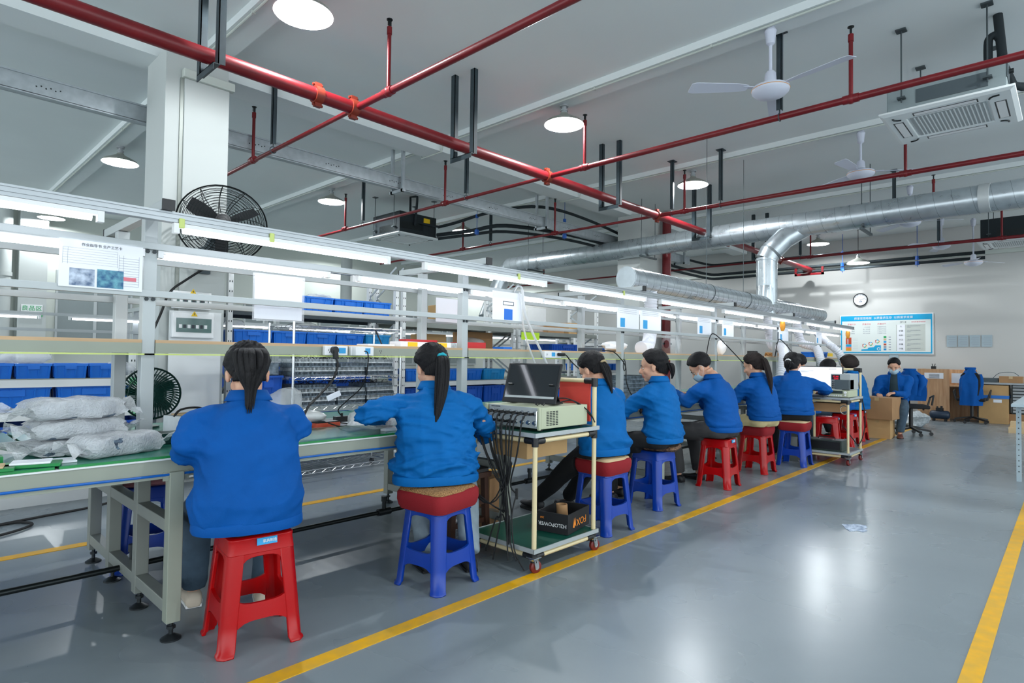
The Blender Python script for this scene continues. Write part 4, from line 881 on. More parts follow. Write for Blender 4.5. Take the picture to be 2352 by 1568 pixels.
# cartons, chair, desk and the far corner
carton(.42,.36,.30,(10.95,2.27,0),'lower brown carton of the two stacked before the masked man',R_(3),'card_light')
carton(.46,.42,.34,(10.9,2.23,.302),'upper brown carton that the masked man works on',R_(-4),'card_brown','tape_clear')
def jacket_on_chair(loc, rz, lab, clab):
    t = thing('office_chair', clab, 'chair', loc, rz)
    MB().box(-.23,.23,-.22,.22,.44,.5).build('seat', 'black_cloth', t, bevel=.02, smooth=60)
    MB().loft([[(x,y+.24+.03*(z-.5),z) for x, y in rbox(.32*k_,.05,0,.02)] for z, k_ in ((.56,.8),(.75,1),(.95,.95),(1.0,.7))]).build('backrest', 'black_cloth', t, smooth=60)
    MB().cyl((0,0,.1),(0,0,.44),.03,n=12).bar((0,.2,.46),(0,.27,.62),.06,.02).build('column', 'black_plastic', t)
    for k in range(5):
        a = 2*math.pi*k/5; b = MB().bar((0,0,.12),(.28*math.cos(a),.28*math.sin(a),.07),.04,.03).cyl((.28*math.cos(a),.28*math.sin(a)-.02,.028),(.28*math.cos(a),.28*math.sin(a)+.02,.028),.028,n=12); b.build('leg', 'black_plastic', t)
    for s_ in (-1,1): MB().tube([(s_*.25,.1,.46),(s_*.29,.1,.62),(s_*.29,-.12,.66),(s_*.27,-.1,.5)],.014,8).build('armrest', 'black_plastic', t)
    return t
jacket_on_chair((15.02,1.5,0), R_(90), None, 'black office chair by the wooden desk, a blue jacket over its back')
jacket_on_chair((11.75,1.98,0), R_(-70), None, 'black office chair behind the masked man, a blue jacket over its back')
def draped(loc, rz, w, d, h, lab, seed=1):
    r_ = np.random.default_rng(seed); rings = []
    for i in range(14):
        t = i/13; z = h*(1-t); ring = []
        for j in range(28):
            a = 2*math.pi*j/28; q = 1+.16*math.sin(5*a+3*t)*(.3+t)+.07*math.sin(9*a-4*t); sq = min(1,.35+t*2.2) if t < .3 else 1-.25*max(0,t-.6)
            ring.append((w/2*sq*math.cos(a)*q, d/2*(.6+.4*sq)*math.sin(a)*q, z))
        rings.append(ring)
    t_ = thing('hanging_jacket', lab, 'jacket', loc, rz)
    MB().loft(rings).build('body', 'jacket', t_, smooth=70)
    MB().loft([[(w*.36+.05*math.cos(a)+.03*math.sin(5*u), .045*math.sin(a)-.03, h*.86-u*h*.7) for a in np.linspace(0,6.283,13)[:-1]] for u in np.linspace(0,1,8)]).build('sleeve', 'jacket', t_, smooth=70)
    MB().loft([[(.09*k_*math.cos(a), .06*k_*math.sin(a), h-.01+u) for a in np.linspace(0,6.283,15)[:-1]] for k_, u in ((.9,-.02),(1.1,.02),(1,.04))]).build('collar', 'jacket', t_, smooth=70)
    return t_
draped((14.80,1.5,.36), R_(-65), .36,.2,.72,'blue jacket hanging over the chair back by the desk',3)
draped((11.9,2.02,.56), R_(-100), .46,.22,.5,'blue jacket hung on the chair behind the masked man',5)
dk = thing('wooden_desk', 'light wood desk with tall side panel against the end wall', 'desk', (15.15, 1.55, 0))
MB().box(0,.03,.33,.88,.0,1.06).build('side_panel', 'wood_laminate', dk, bevel=.002, smooth=0)
MB().box(.03,.75,.85,.88,.0,1.06).build('side_panel', 'wood_laminate', dk, smooth=0)
MB().box(.72,.75,-.05,.85,0,1.05).build('back_panel', 'wood_laminate', dk, smooth=0)
MB().box(.03,.72,-.2,.85,.7,.725).build('desk_top', 'wood_laminate', dk, smooth=0)
MB().box(-.004,0,.43,.76,.86,.98).build('notice_slot', 'paper', dk, smooth=0)
b = MB()
for j in range(4): b.box(-.006,-.003,.5,.68,.875+j*.024,.884+j*.024)
b.build('notice_lines', 'print_dark', dk, smooth=0)
MB().box(.03,.034,.1,.3,.78,.98).build('notice_slot', 'paper', dk, smooth=0)
MB().cyl((-.004,.78,.2),(.0,.78,.2),.018,n=12).build('cable_hole', 'black_plastic', dk)
one('pen_cup', MB().box(15.2,15.28,2.12,2.2,1.06,1.12).bar((15.22,2.14,1.12),(15.22,2.13,1.17),.012,.012).bar((15.26,2.18,1.12),(15.26,2.19,1.17),.012,.012), 'black_plastic', 'small dark pen holder on top of the desk panel', 'pen holder')
cp = thing('air_compressor', 'small dark blue air compressor on the floor by the desk panel', 'compressor', (14.95, 2.02, 0))
MB().loft([[(.0+.085*k_*math.cos(a), y, .13+.085*k_*math.sin(a)) for a in np.linspace(0,6.283,19)[:-1]] for y, k_ in ((-.17,.5),(-.15,.9),(-.12,1),(.12,1),(.15,.9),(.17,.5))]).build('tank', 'compressor_blue', cp, smooth=60)
for y in (-.1,.1): MB().box(-.06,.06,y-.02,y+.02,0,.06).build('foot', 'black_rubber', cp, smooth=0)
MB().box(-.05,.05,-.06,.06,.21,.27).cyl((0,-.03,.27),(0,-.03,.31),.02,n=10).cyl((0,.04,.27),(0,.04,.3),.015,n=10).build('motor_head', 'black_plastic', cp, smooth=0)
cb = carton(.5,.46,.76,(15.45,1.18,0),'big brown carton with blue tape in the far corner',0,'card_light',None)
MB().box(-.26,.26,-.24,.24,.50,.56).build('tape', 'tape_blue', cb, smooth=0)
MB().box(-.254,-.25,-.13,0,.42,.48).build('label', 'paper', cb, smooth=0)
carton(.35,.3,.2,(15.5,.80,0),'small brown carton on the floor right of the big one',0,'card_brown',None)
tc = thing('drawer_cabinet', 'dark parts cabinet with many shallow drawers, far right corner', 'cabinet', (15.35, .55, .2))
MB().box(.0,.4,0,.36,0,.6).build('case', 'steel_dark', tc, smooth=0)
for i in range(9): MB().box(-.012,0,.02,.34,.03+i*.062,.07+i*.062).build('drawer', 'grey_plastic', tc, smooth=0)
one('low_table', MB().box(15.2,15.95,.2,1.45,.78,.81).box(15.25,15.29,.24,.28,0,.78).box(15.85,15.89,.24,.28,0,.78).box(15.85,15.89,1.38,1.42,0,.78), 'grey_plastic', 'grey table top holding the drawer cabinet and carton in the corner', 'table')
carton(.3,.36,.13,(15.5,.92,.81),'flat brown carton on the corner table',0,'card_brown')
one('grey_device', MB().box(15.4,15.6,1.12,1.42,.815,.9).tube(spline([(15.45,1.2,.9),(15.45,1.1,1.0),(15.45,.9,1.02),(15.45,.8,.95)],6),.006,6), 'ac_grey', 'grey device with a cable on the corner table', 'device')
pl = thing('timber_block', 'light timber blocks on the floor at the right edge', 'timber', (13.4, .62, 0))
MB().box(0,.3,0,.22,0,.1).build('block', 'cushion_beige', pl, smooth=0); MB().box(.05,.3,0,.2,.1,.19).build('block', 'cushion_beige', pl, smooth=0)
tr = thing('metal_bench', 'grey perforated metal bench cut off by the right edge', 'workbench', (7.7, -1.2, 0))
MB().box(-.05,2.0,0,1.66,.77,.80).build('top', 'trolley_blue_grey', tr, bevel=.004, smooth=0)
for x in (.28,1.8):
    for y in (.1,1.6):
        MB().box(x,x+.05,y,y+.04,0,.78).build('leg', 'trolley_blue_grey', tr, smooth=0)
b = MB()
for i in range(12): b.cyl((.278,1.62,.1+i*.055),(.2795,1.62,.1+i*.055),.006,n=6)
b.build('slot_holes', 'steel_dark', tr, smooth=0)
# sacks and boxes between the chair and the desk
bag((13.2,2.25,0),.35,.25,.3,'heap of grey plastic-wrapped stock on the floor behind the man\'s chair',21,'heatsink',amp=.3)
bag((14.6,2.55,0),.2,.16,.2,'crumpled clear bag on the floor left of the desk panel',22)
carton(.5,.4,.22,(13.9,2.7,0),'flat brown carton on the floor left of the desk',R_(8),'card_brown')
one('floor_debris', MB().loft([[(4.86+.11*x*(1+.25*math.sin(3*i)),1.16+.075*y*(1+.3*math.cos(2*i)),z) for i, (x, y) in enumerate([(math.cos(a),math.sin(a)) for a in np.linspace(0,6.283,15)[:-1]])] for z in (.0005,.003)]), 'paper_print', 'flattened scrap of printed film on the aisle floor', 'scrap')
# ------------------------------------------------------------ column equipment
def dist_box(z0, h, lab, w=.36):
    t = thing('distribution_box', lab, 'electrical box', (1.80, 5.955, z0))
    MB().box(0,w,-.06,0,0,h).build('case', 'white_plastic', t, bevel=.008, smooth=0)
    MB().box(.03,w-.03,-.066,-.058,h*.22,h*.78).build('window', 'glass_meter', t, smooth=0)
    for i in range(7): MB().box(.05+i*.036,.075+i*.036,-.068,-.065,h*.38,h*.52).build('breaker', 'print_dark' if i%2 else 'white_plastic', t, smooth=0)
    MB().prism([(w*.5-.028,h*.86),(w*.5+.028,h*.86),(w*.5,h*.86+.048)],-.064,-.0595,'y').build('warning_sign', 'warn_yellow', t, smooth=0)
    MB().prism([(w*.5+.002,h*.86+.034),(w*.5-.008,h*.86+.02),(w*.5,h*.86+.02),(w*.5-.004,h*.86+.008),(w*.5+.009,h*.86+.024),(w*.5+.001,h*.86+.024)],-.0652,-.064,'y').build('bolt_mark', 'print_dark', t, smooth=0)
    return t
dist_box(1.335, .23, 'lower white breaker box with a window and yellow warning triangle on the column')
dist_box(1.60, .16, 'upper white breaker box half hidden by the bench rail on the column', .33)
one('column_board', MB().box(1.79,2.24,5.95,5.964,.05,1.58), 'white_metal', 'smooth white board on the lower column face behind the desk fan', 'board')
def cage_fan(loc, yaw, pitch, R, lab, name, cat, wire, blade, nring, nspoke, blades, rod=None, depth=.3, wk=1.0):
    t = thing(name, lab, cat, loc); M3 = (Matrix.Rotation(yaw,4,'Z') @ Matrix.Rotation(pitch,4,'X'))
    def bd(b, n, m, **k): o = b.build(n, m, t, **k); o.matrix_local = M3; return o   # fan axis along local -Y
    b = MB(); wr = R*.012*wk
    for side in (-1, 1):
        pr = lambda q: side*depth*R*.5*math.sqrt(max(0,1-(q)**2.2))
        for i in range(1, nring+1):
            q = i/nring; b.tube([(R*q*math.cos(a), pr(q), R*q*math.sin(a)) for a in np.linspace(0,2*math.pi,37)], wr*(1.6 if i==nring else .6), 4, caps=False)
        for k in range(nspoke):
            a = 2*math.pi*k/nspoke; b.tube([(R*q*math.cos(a+ (1-q)*.35), pr(q), R*q*math.sin(a+(1-q)*.35)) for q in np.linspace(.18,1,7)], wr*.75, 4, caps=False)
    bd(b, 'cage', wire)
    bd(MB().lathe([(.001,-depth*R*.52),(R*.17,-depth*R*.5),(R*.18,-depth*R*.44),(.001,-depth*R*.42)],(0,0,0),20,(0,1,0)), 'badge', blade)
    bd(MB().cyl((0,-.02*R,0),(0,depth*R*.9,0),R*.2,R*.16,n=18), 'motor', blade)
    for k in range(blades):
        a0 = 2*math.pi*k/blades+.5; rings = []
        for q in np.linspace(.15,.86,7):
            w = R*.16*(1+.9*math.sin(math.pi*(q-.1))); rings.append([(R*q*math.cos(a0+e*w/(R*q)*.5)*1, e*w*.35-.01*R+dy, R*q*math.sin(a0+e*w/(R*q)*.5)) for e, dy in ((-1,0),(0,0),(1,0),(1,.006*R),(0,.012*R),(-1,.006*R))])
        bd(MB().loft(rings), 'blade', blade)
    return t
wf = cage_fan((2.08,5.55,2.36), R_(-18), R_(-12), .37, 'big black industrial wall fan mounted on the white column', 'wall_fan', 'fan', 'steel_dark', 'black_plastic', 15, 12, 3, depth=.42)
MB().bar((0,.1,-.02),(-.02,.42,-.28),.05,.05).box(-.06,.04,.37,.41,-.42,-.18).cyl((-.02,.2,-.4),(-.02,.2,-.15),.035,n=12).bar((-.02,.2,-.2),(-.02,.4,-.2),.05,.05).build('wall_bracket', 'ac_grey', wf, smooth=0)
one('fan_lead', MB().tube(spline([(2.05,5.75,2.0),(1.9,5.9,1.86),(1.78,5.93,1.74),(1.72,5.95,1.55),(1.62,5.92,1.3)],6),.011,8), 'black_rubber', 'grey lead hanging from the wall fan down the column', 'cable')
sg2 = MB().box(1.44,1.52,5.735,5.742,.925,.985); one('green_note', sg2, 'tag_green', 'green note stuck on the left rack\'s top beam', 'note')
one('green_note', MB().box(1.46,1.53,5.735,5.742,.67,.725), 'tag_green', 'green note stuck on the left rack\'s lower beam', 'note')

# ------------------------------------------------------------ small things on the bench
df = cage_fan((1.06,3.80,.965), R_(-20), R_(8), .145, 'dark green round desk fan behind the bench post', 'desk_fan', 'fan', 'green_fan', 'green_fan', 4, 52, 5, depth=.35, wk=2.0)
MB().bar((0,.03,-.06),(0,.06,-.17),.03,.03).cyl((0,.05,-.2),(0,.05,-.185),.06,n=18).build('stand', 'green_fan', df)
def wrapped(loc, rz, w, d, h, lab, seed, spread):
    t = thing('wrapped_module', lab, 'package', loc, rz); r_ = np.random.default_rng(seed)
    b = MB(); R = lambda s, z: [(x*(1+.02*math.sin(20*y)), y, z+.004*math.sin(25*x+seed)) for x, y in rbox(w*s,d*s,0,.03,3)]
    b.loft([R(.95,.004),R(1,.012),R(1,h*.7),R(.96,h*.85),R(.8,h*.88)]); b.build('module', 'wrapped_module', t, smooth=60)
    rings = []
    ph = r_.uniform(0,6.28,8)
    for i in range(13):
        u = -1+2*i/12; ring = []
        end = abs(u); hw = (d*.56)*(1-.12*end**4)*(1+.08*math.sin(5*u+ph[0])); th = h*.58*(1-.5*max(0,end-.8)/.2)
        for j in range(20):
            a = 2*math.pi*j/20; ca, sa = math.cos(a), math.sin(a); f = 1+.06*math.sin(7*u+3*a+ph[1])+.05*math.sin(5*a+9*u+ph[2])
            ex = abs(ca)**.38*(1 if ca>0 else -1); ez = abs(sa)**.5*(1 if sa>0 else -1)
            ring.append((u*w*.5*spread+.01*math.sin(4*a), ex*hw*f, max(.001, h*.5+ez*th*f)))
        rings.append(ring)
    b = MB().loft(rings); 
    for s_ in (-1, 1):   # the bag's flat loose end, gathered and creased
        n = 9; A = []; 
        for k in range(4):
            q = k/3; A.append([(s_*(w*.5*spread*.96+q*.075), (-1+2*j/(n-1))*d*(.5+.12*q)+.01*math.sin(3*j), h*(.5+.45*q*math.sin(ph[3]+j*.55+s_))+.012*math.sin(2.2*j+4*q)) for j in range(n)])
        for k in range(3):
            for j in range(n-1): b.add([A[k][j],A[k][j+1],A[k+1][j+1],A[k+1][j]],[(0,1,2,3)])
    b.build('bubble_film', 'bubble_wrap', t, smooth=60, fix=False)
    return t
wrapped((.575,3.13,.77), R_(12), .28,.20,.058, 'bubble-wrapped module at the bottom of the pile on the bench', 1, 1.15)
wrapped((.585,3.13,.836), R_(4), .27,.21,.075, 'bubble-wrapped module in the middle of the pile on the bench', 2, 1.2)
wrapped((.575,3.12,.918), R_(8), .28,.21,.078, 'bubble-wrapped module on top of the pile on the bench', 3, 1.2)
wrapped((.70,2.955,.769), R_(22), .29,.15,.082, 'single bubble-wrapped module lying in front of the pile', 4, 1.12)
gb = MB().loft([[(x+.96,y+3.16,z) for x, y in rbox(.15,.11,0,.02)] for z in (.77,.815,.818)]); one('green_case', gb, 'green_fan', 'dark green flat case on the bench beside the first woman\'s elbow', 'case')
ps = thing('metal_power_box', 'metal power box with a black lead on the bench by the first woman', 'power box', (1.07, 3.28, .77), R_(20))
MB().box(0,.22,0,.16,0,.105).build('case', 'galvanised', ps, bevel=.003, smooth=0)
MB().box(.03,.2,.03,.14,.105,.112).build('top_label', 'cushion_beige', ps, smooth=0)
MB().box(.12,.16,-.001,.0,.03,.07).build('printed_label', 'print_dark', ps, smooth=0)
MB().tube(spline([(.0,.08,.1),(.03,.07,.135),(.12,.06,.14),(.2,.05,.11)],5),.006,6).build('lead', 'black_rubber', ps)
def tray_(loc, rz, lab, cm='paper'):
    t = thing('parts_tray', lab, 'tray', loc, rz); MB().box(-.05,.05,-.09,.09,0,.012).build('base', 'belt_edge', t, bevel=.003, smooth=0); MB().box(-.045,.045,-.06,.06,.012,.02).build('contents', cm, t, bevel=.003, smooth=0)
tray_((.26,2.81,.769), R_(80), 'green strip with a pinkish part, leftmost on the bench edge', 'cushion_beige')
tray_((.40,2.83,.769), R_(76), 'green strip carrying a white label part on the bench edge')
one('green_block', MB().box(.20,.33,2.93,2.99,.769,.80), 'belt_edge', 'green plastic block at the far left of the bench', 'block')
one('white_card', MB().box(.42,.54,2.83,2.93,.769,.776), 'paper', 'crumpled white paper at the left end of the bench', 'paper')
rm = thing('red_meter', 'red and black handheld meter lying on the white strip of the bench', 'meter', (1.86, 3.30, .762), R_(5))
MB().loft([[(x,y,z) for x, y in rbox(.17*k_,.08*k_,0,.012)] for z, k_ in ((0,1),(.02,1.02),(.028,.98))]).build('case', 'orange_red', rm); MB().box(-.075,.075,-.034,.034,.028,.034).build('face', 'black_plastic', rm, smooth=0)
MB().tube(spline([(.08,0,.02),(.14,-.05,.01),(.05,-.09,.005),(-.02,-.06,.03)],6),.004,6).build('lead', 'black_rubber', rm)
one('plug_adapter', MB().box(1.97,2.07,3.36,3.4,.775,.81).cyl((2.02,3.38,.81),(2.02,3.38,.83),.008,n=8), 'black_plastic', 'black plug block behind the red meter', 'adapter')
bag((2.02,2.98,.769),.19,.13,.11,'crumpled bubble bag under the second woman\'s left arm',31,'bubble_wrap')
one('white_small_box', MB().box(1.97,2.07,2.83,2.88,.769,.785), 'paper', 'small white flat part on the green belt before the second woman', 'part')
bag((1.66,3.42,.77),.12,.11,.19,'translucent white bag on the bench behind the first woman\'s shoulder',33,'bag_film',amp=.3)
bag((1.78,3.36,.765),.09,.07,.09,'white bag corner beside the first woman\'s right arm',34,'white_plastic',amp=.3)
# power strips on the shelf beam
def strip(x, w, lab, plugs=True):
    t = thing('power_strip', lab, 'power strip', (x, 3.172, 1.195)); MB().box(0,w,-.03,0,0,.055).build('body', 'white_plastic', t, bevel=.004, smooth=0)
    MB().box(.09,.135,-.0312,-.03,.012,.045).build('label', 'sticker_blue', t, smooth=0)
    for i in range(3):
        for dx, dz in ((-.006,.0),(.006,0),(0,-.012)): MB().box(.03+i*.09+dx-.002,.03+i*.09+dx+.002,-.031,-.03,.026+dz,.034+dz).build('socket_slot', 'print_dark', t, smooth=0)
    return t
p1 = strip(1.76, .15, 'white power strip with a black plug on the shelf beam behind the first woman'); MB().cyl((.055,-.03,.03),(.055,-.055,.03),.022,n=14).bar((.055,-.05,.03),(.06,-.05,-.02),.026,.02).build('black_plug', 'black_plastic', p1)
p2 = strip(1.93, .16, 'white adapter block plugged in right of the black plug'); MB().box(.01,.075,-.07,-.03,.0,.055).build('white_adapter', 'white_plastic', p2, bevel=.004, smooth=0)
strip(3.72, .22, 'white power strip above the monitor with a black plug')
p4 = MB()
one('black_cable', MB().tube(spline([(1.815,3.115,1.18),(1.82,3.10,1.14),(1.78,3.08,1.06),(1.68,3.02,.99),(1.56,2.9,.95),(1.48,2.8,.93),(1.40,2.72,.86)],6),.0065,8), 'black_rubber', 'thick black cord drooping from the plug behind the first woman', 'cable')
one('black_cable', MB().tube(spline([(1.98,3.11,1.22),(2.02,3.10,1.21),(2.03,3.12,1.1),(2.03,3.18,1.0),(1.98,3.25,.92),(1.96,3.32,.86),(2.01,3.38,.82)],6),.0035,6), 'black_rubber', 'thin black cord from the white adapter to the bench', 'cable')
one('cord_tag', MB().bar((1.70,3.0,.955),(1.78,3.0,.985),.004,.03,(0,0,1)), 'paper', 'white paper tag on the drooping black cord', 'tag')
one('black_cable', MB().tube(spline([(3.92,3.13,1.22),(3.97,3.12,1.22),(4.03,3.1,1.16),(4.05,3.0,1.08),(4.1,2.9,1.0),(4.14,2.86,.9),(4.18,2.85,.79)],6),.005,6).cyl((3.88,3.13,1.225),(3.95,3.12,1.225),.014,n=8), 'black_rubber', 'black cord from the power strip down behind the third woman', 'cable')
one('adapter_brick', MB().box(4.35,4.62,3.2,3.28,1.26,1.29), 'print_dark', 'dark flat adapter on the shelf above the third woman', 'adapter')
one('black_cable', MB().tube(spline([(4.62,3.2,1.27),(4.72,3.15,1.26),(4.8,3.12,1.2),(4.86,3.1,1.12),(4.86,3.09,.98),(4.9,3.06,.86),(4.97,3.0,.78)],6),.005,6).tube([(4.84+.02*math.sin(t),3.1,1.13+.05*math.cos(t)) for t in np.linspace(0,18,50)],.004,5), 'black_rubber', 'black cord bundled in loops right of the third woman\'s head', 'cable')
one('thin_white_lead', MB().tube(spline([(-.1,3.15,1.0),(.12,3.12,.96),(.3,3.12,.83),(.42,3.22,.775),(.55,3.3,.77)],6),.004,6), 'cable_white', 'thin white lead curving down at the left end of the bench', 'cable')
for i, (x, z) in enumerate(((6.75, 1.5),(8.95,1.5))):
    one('black_cable', MB().tube(spline([(x-.1,3.14,1.25),(x-.05,3.12,1.46),(x+.08,3.12,1.5),(x+.35,3.08,1.36),(x+.75,3.0,1.1),(x+.95,2.95,.9)],6),.006,6), 'black_rubber', 'black cord hung over the rail, %s' % ('behind the profile woman' if i == 0 else 'above the woman with the long ponytail'), 'cable')
# work sheets hung on the rails
def sheet(x0, x1, y, z0, z1, lab, pics=(), lines=True, hold=False, film=False):
    t = thing('work_sheet', lab, 'paper', (x0, y, z0)); w, h = x1-x0, z1-z0
    MB().box(0,w,0,.002,0,h).build('sheet', 'paper', t, smooth=0)
    for (a, b, c, d, m) in pics: MB().box(a*w,b*w,-.0015,0,c*h,d*h).build('printed_picture', m, t, smooth=0)
    if lines:
        b = MB()
        for i in range(lines if lines > 1 else 4): z = h*(.93-.09*i); b.box(w*.1,w*.88,-.0008,0,z,z+h*.012)
        b.build('printed_lines', 'print_line', t, smooth=0)
    if film: MB().box(-.012,w+.012,-.004,-.003,-.01,h+.01).build('film_pocket', 'plastic_sheet', t, smooth=0)
    return t
ws_ = sheet(.515,.83,3.155,1.478,1.685,'white work instruction sheet with two photos hung at the left post',((.12,.41,.04,.40,'paper_print'),(.44,.76,.03,.42,'print_teal')),0)
b = MB(); 
for i in range(12): b.box(.22,.30,-.0008,0,.02+i*.0115,.0205+i*.0115+.0006)
for x in (.22,.238,.30): b.box(x,x+.0007,-.0008,0,.02,.16)
for i in range(7): b.box(.012,.215,-.0008,0,.105+i*.011,.1056+i*.011)
for x in (.012,.03,.214): b.box(x,x+.0007,-.0008,0,.1,.17)
b.build('printed_table', 'print_line', ws_, smooth=0)
MB().box(.235,.29,-.0012,0,.045,.062).build('red_stamp', 'print_red', ws_, smooth=0)
text('作业指导书 生产工艺卡', .015, 'print_dark', ws_, frame4((.155,-.001,.188),(1,0,0),(0,0,1)), 'heading', .0003)
sheet(1.39,1.665,3.24,1.39,1.63,'blank white sheet in a film pocket hung behind the first woman',(),0,film=True)
sheet(3.0,3.26,3.66,1.47,1.66,'blank pale sheet hung behind the second bench post',(),0)
s4 = sheet(3.13,3.46,3.158,1.478,1.695,'white sheet with a small blue picture hung right of the second post',((.38,.66,.02,.40,'bin_blue'),),0)
MB().box(.11,.23,-.002,0,.115,.119).box(.11,.23,-.002,0,.141,.145).box(.11,.114,-.002,0,.115,.145).box(.226,.23,-.002,0,.115,.145).build('printed_frame', 'print_dark', s4, smooth=0)
for i, (x0, x1) in enumerate(((4.80,5.19),(5.21,5.62),(6.46,6.82),(7.12,7.46),(9.06,9.46),(10.8,11.1))):
    sheet(x0,x1,3.158,1.49,1.685,'white work sheet with a blue picture, %s along the far rail' % ORD[i],((.14,.34,.06,.5,'sticker_blue'),(.42,.72,.08,.45,'paper')),3)
for i, (x, m) in enumerate(((8.72,'scale_orange'),(12.05,'scale_orange'))):
    t = thing('hanging_scale', '%s orange hanging balancer hooked under the upper rail' % ('nearer' if i == 0 else 'far end'), 'tool balancer', (x, 2.99, 1.70))
    MB().lathe([(.001,-.09),(.02,-.085),(.035,-.04),(.038,0),(.03,.04),(.012,.06),(.001,.062)],(0,0,0),18).build('body', m, t)
    MB().tube(spline([(0,0,.06),(0,0,.085),(.02,0,.1),(0,0,.13),(-.02,0,.11)],5),.004,6).build('hook', 'steel_dark', t)
    MB().box(-.02,.02,-.002,.002,-.19,-.1).build('tag', 'paper', t, smooth=0)
# cable ties / white strap looped over the rail behind the second woman
one('white_strap', MB().tube(spline([(3.36,3.155,1.70),(3.38,3.13,1.745),(3.42,3.125,1.72),(3.46,3.13,1.55),(3.55,3.12,1.38),(3.66,3.1,1.2),(3.74,3.08,1.05)],6),.012,6,flat=.35).tube(spline([(3.40,3.135,1.7),(3.44,3.14,1.5),(3.50,3.15,1.35),(3.57,3.13,1.18),(3.62,3.1,1.05)],6),.010,6,flat=.35), 'white_plastic', 'white plastic straps looped over the second rail behind the monitor', 'strap')
# things on the shelf
def sbox(x0,x1,y0,y1,h,m,lab,nm='box',z=1.258): return one(nm, MB().box(x0,x1,y0,y1,z,z+h), m, lab, 'box')
sbox(2.36,2.58,3.24,3.36,.035,'paper','white box with yellow print on the shelf above the second woman\'s head','small_box')
sbox(2.42,2.5,3.238,3.24,.03,'warn_yellow','yellow printed sticker on the left white shelf box','sticker',1.26)
sbox(2.60,2.80,3.24,3.36,.035,'paper','second white box with yellow print on the shelf right of the first','small_box')
sbox(2.68,2.76,3.238,3.24,.03,'warn_yellow','yellow printed sticker on the right white shelf box','sticker',1.26)
sbox(2.5,2.78,3.37,3.45,.055,'red_tag','flat red folder behind the white boxes on the shelf','folder')
sbox(3.06,3.3,3.4,3.55,.05,'red_tag','red parts box on the shelf right of the second post','small_box')
sbox(2.9,3.05,3.38,3.5,.04,'heatsink','pile of silver parts on the shelf at the second post','parts')
sbox(2.1,2.3,3.22,3.35,.012,'paper','loose white paper on the shelf right of the adapter','paper')
one('marker_pen', MB().cyl((2.22,3.25,1.27),(2.17,3.25,1.36),.005,n=8), 'black_plastic', 'black stick leaning on the shelf right of the adapter', 'pen')
sbox(3.4,3.5,3.3,3.42,.02,'bin_blue','blue tray on the shelf under the X brace','tray')
one('note_lime', MB().box(4.05,4.3,3.70,3.704,1.36,1.43), 'lime', 'lime green note on the far side of the shelf above the monitor', 'note')
bag((5.2,3.45,1.258),.16,.12,.11,'white bag beside the bellows hose on the shelf',41,'white_plastic')
bag((7.75,3.45,1.258),.07,.06,.2,'white plastic bag hanging at the fourth bench post',42,'white_plastic',amp=.12)
sbox(8.5,8.62,3.3,3.4,.07,'black_plastic','small black box on the shelf behind the woman with the long ponytail','small_box')
sbox(9.9,10.05,3.3,3.4,.08,'green_fan','black and green box on the shelf above the far cart','small_box')
one('coiled_parts', MB().tube([(9.3+.3*t/20+.05*math.cos(t),3.4+.05*math.sin(t),1.29+.02*math.sin(3*t)) for t in np.linspace(0,20,90)],.012,6), 'timber', 'brown coil of cable on the far shelf', 'cable')
one('warning_note', MB().box(11.6,11.9,3.2,3.205,1.28,1.34), 'warn_yellow', 'yellow note at the far end of the bench shelf', 'note')
bin_(.5,.3,.1,(11.7,3.45,1.258),'blue bin at the far end of the bench shelf','bin at the far end of the shelf')
# flexible bellows hoses from the manifold
def hose(pts, r, lab, mat='hose_white', k=9):
    P = spline(pts, k); L = [0]
    for i in range(1,len(P)): L.append(L[-1]+(P[i]-P[i-1]).length)
    n = int(L[-1]/.011); Q = []
    for i in range(n+1):
        s_ = L[-1]*i/n; j = max(0, min(len(L)-2, next((q for q in range(len(L)-1) if L[q+1] >= s_), len(L)-2))); t = (s_-L[j])/max(1e-6, L[j+1]-L[j]); Q.append(P[j].lerp(P[j+1], t))
    return one('flexible_hose', MB().tube(Q, [r*(1.0 if i%3 else .86) for i in range(len(Q))], 18), mat, lab, 'hose', smooth=20)
hose([(6.0,3.5,1.98),(6.0,3.5,1.7),(5.95,3.48,1.45),(5.75,3.4,1.33),(5.55,3.35,1.31)],.075,'white bellows hose curving down to the shelf beside the red riser')
one('fume_hood', MB().loft([[(5.85+.16*k_+.02*math.cos(a), 3.25+.13*k_*math.cos(a), 1.38+.13*k_*math.sin(a)-.02) for a in np.linspace(0,6.283,17)[:-1]] for k_ in (.35,.7,1.0)],caps=False), 'plastic_sheet', 'clear funnel-shaped fume hood on the shelf above the profile woman', 'hood', smooth=60, fix=False)
hose([(9.5,3.5,1.98),(9.5,3.45,1.62),(9.35,3.35,1.42),(9.0,3.1,1.38),(8.75,2.98,1.25),(8.55,2.95,1.0),(8.5,2.95,.82)],.07,'bellows hose arching down beside the woman with the long ponytail')
hose([(10.9,3.5,1.98),(10.9,3.48,1.7),(10.85,3.4,1.5),(10.9,3.2,1.42),(10.8,3.1,1.25),(10.75,3.05,1.0)],.07,'bellows hose drooping behind the far monitor')
hose([(11.6,3.5,1.98),(11.5,3.4,1.78),(11.45,3.2,1.55),(11.5,3.0,1.35),(11.6,2.95,1.15)],.065,'rightmost bellows hose at the far end of the bench')
one('grey_elbow_hose', MB().tube(spline([(9.55,3.5,1.98),(9.75,3.42,1.62),(9.5,3.3,1.4)],6),.09,18), 'galv_duct', 'grey cloth sleeve beside the arching bellows hose', 'hose')
one('acrylic_sheet', MB().box(7.15,7.6,6.4,6.41,1.62,2.0), 'plastic_sheet', 'clear acrylic sheet standing on the high rack shelf', 'sheet')
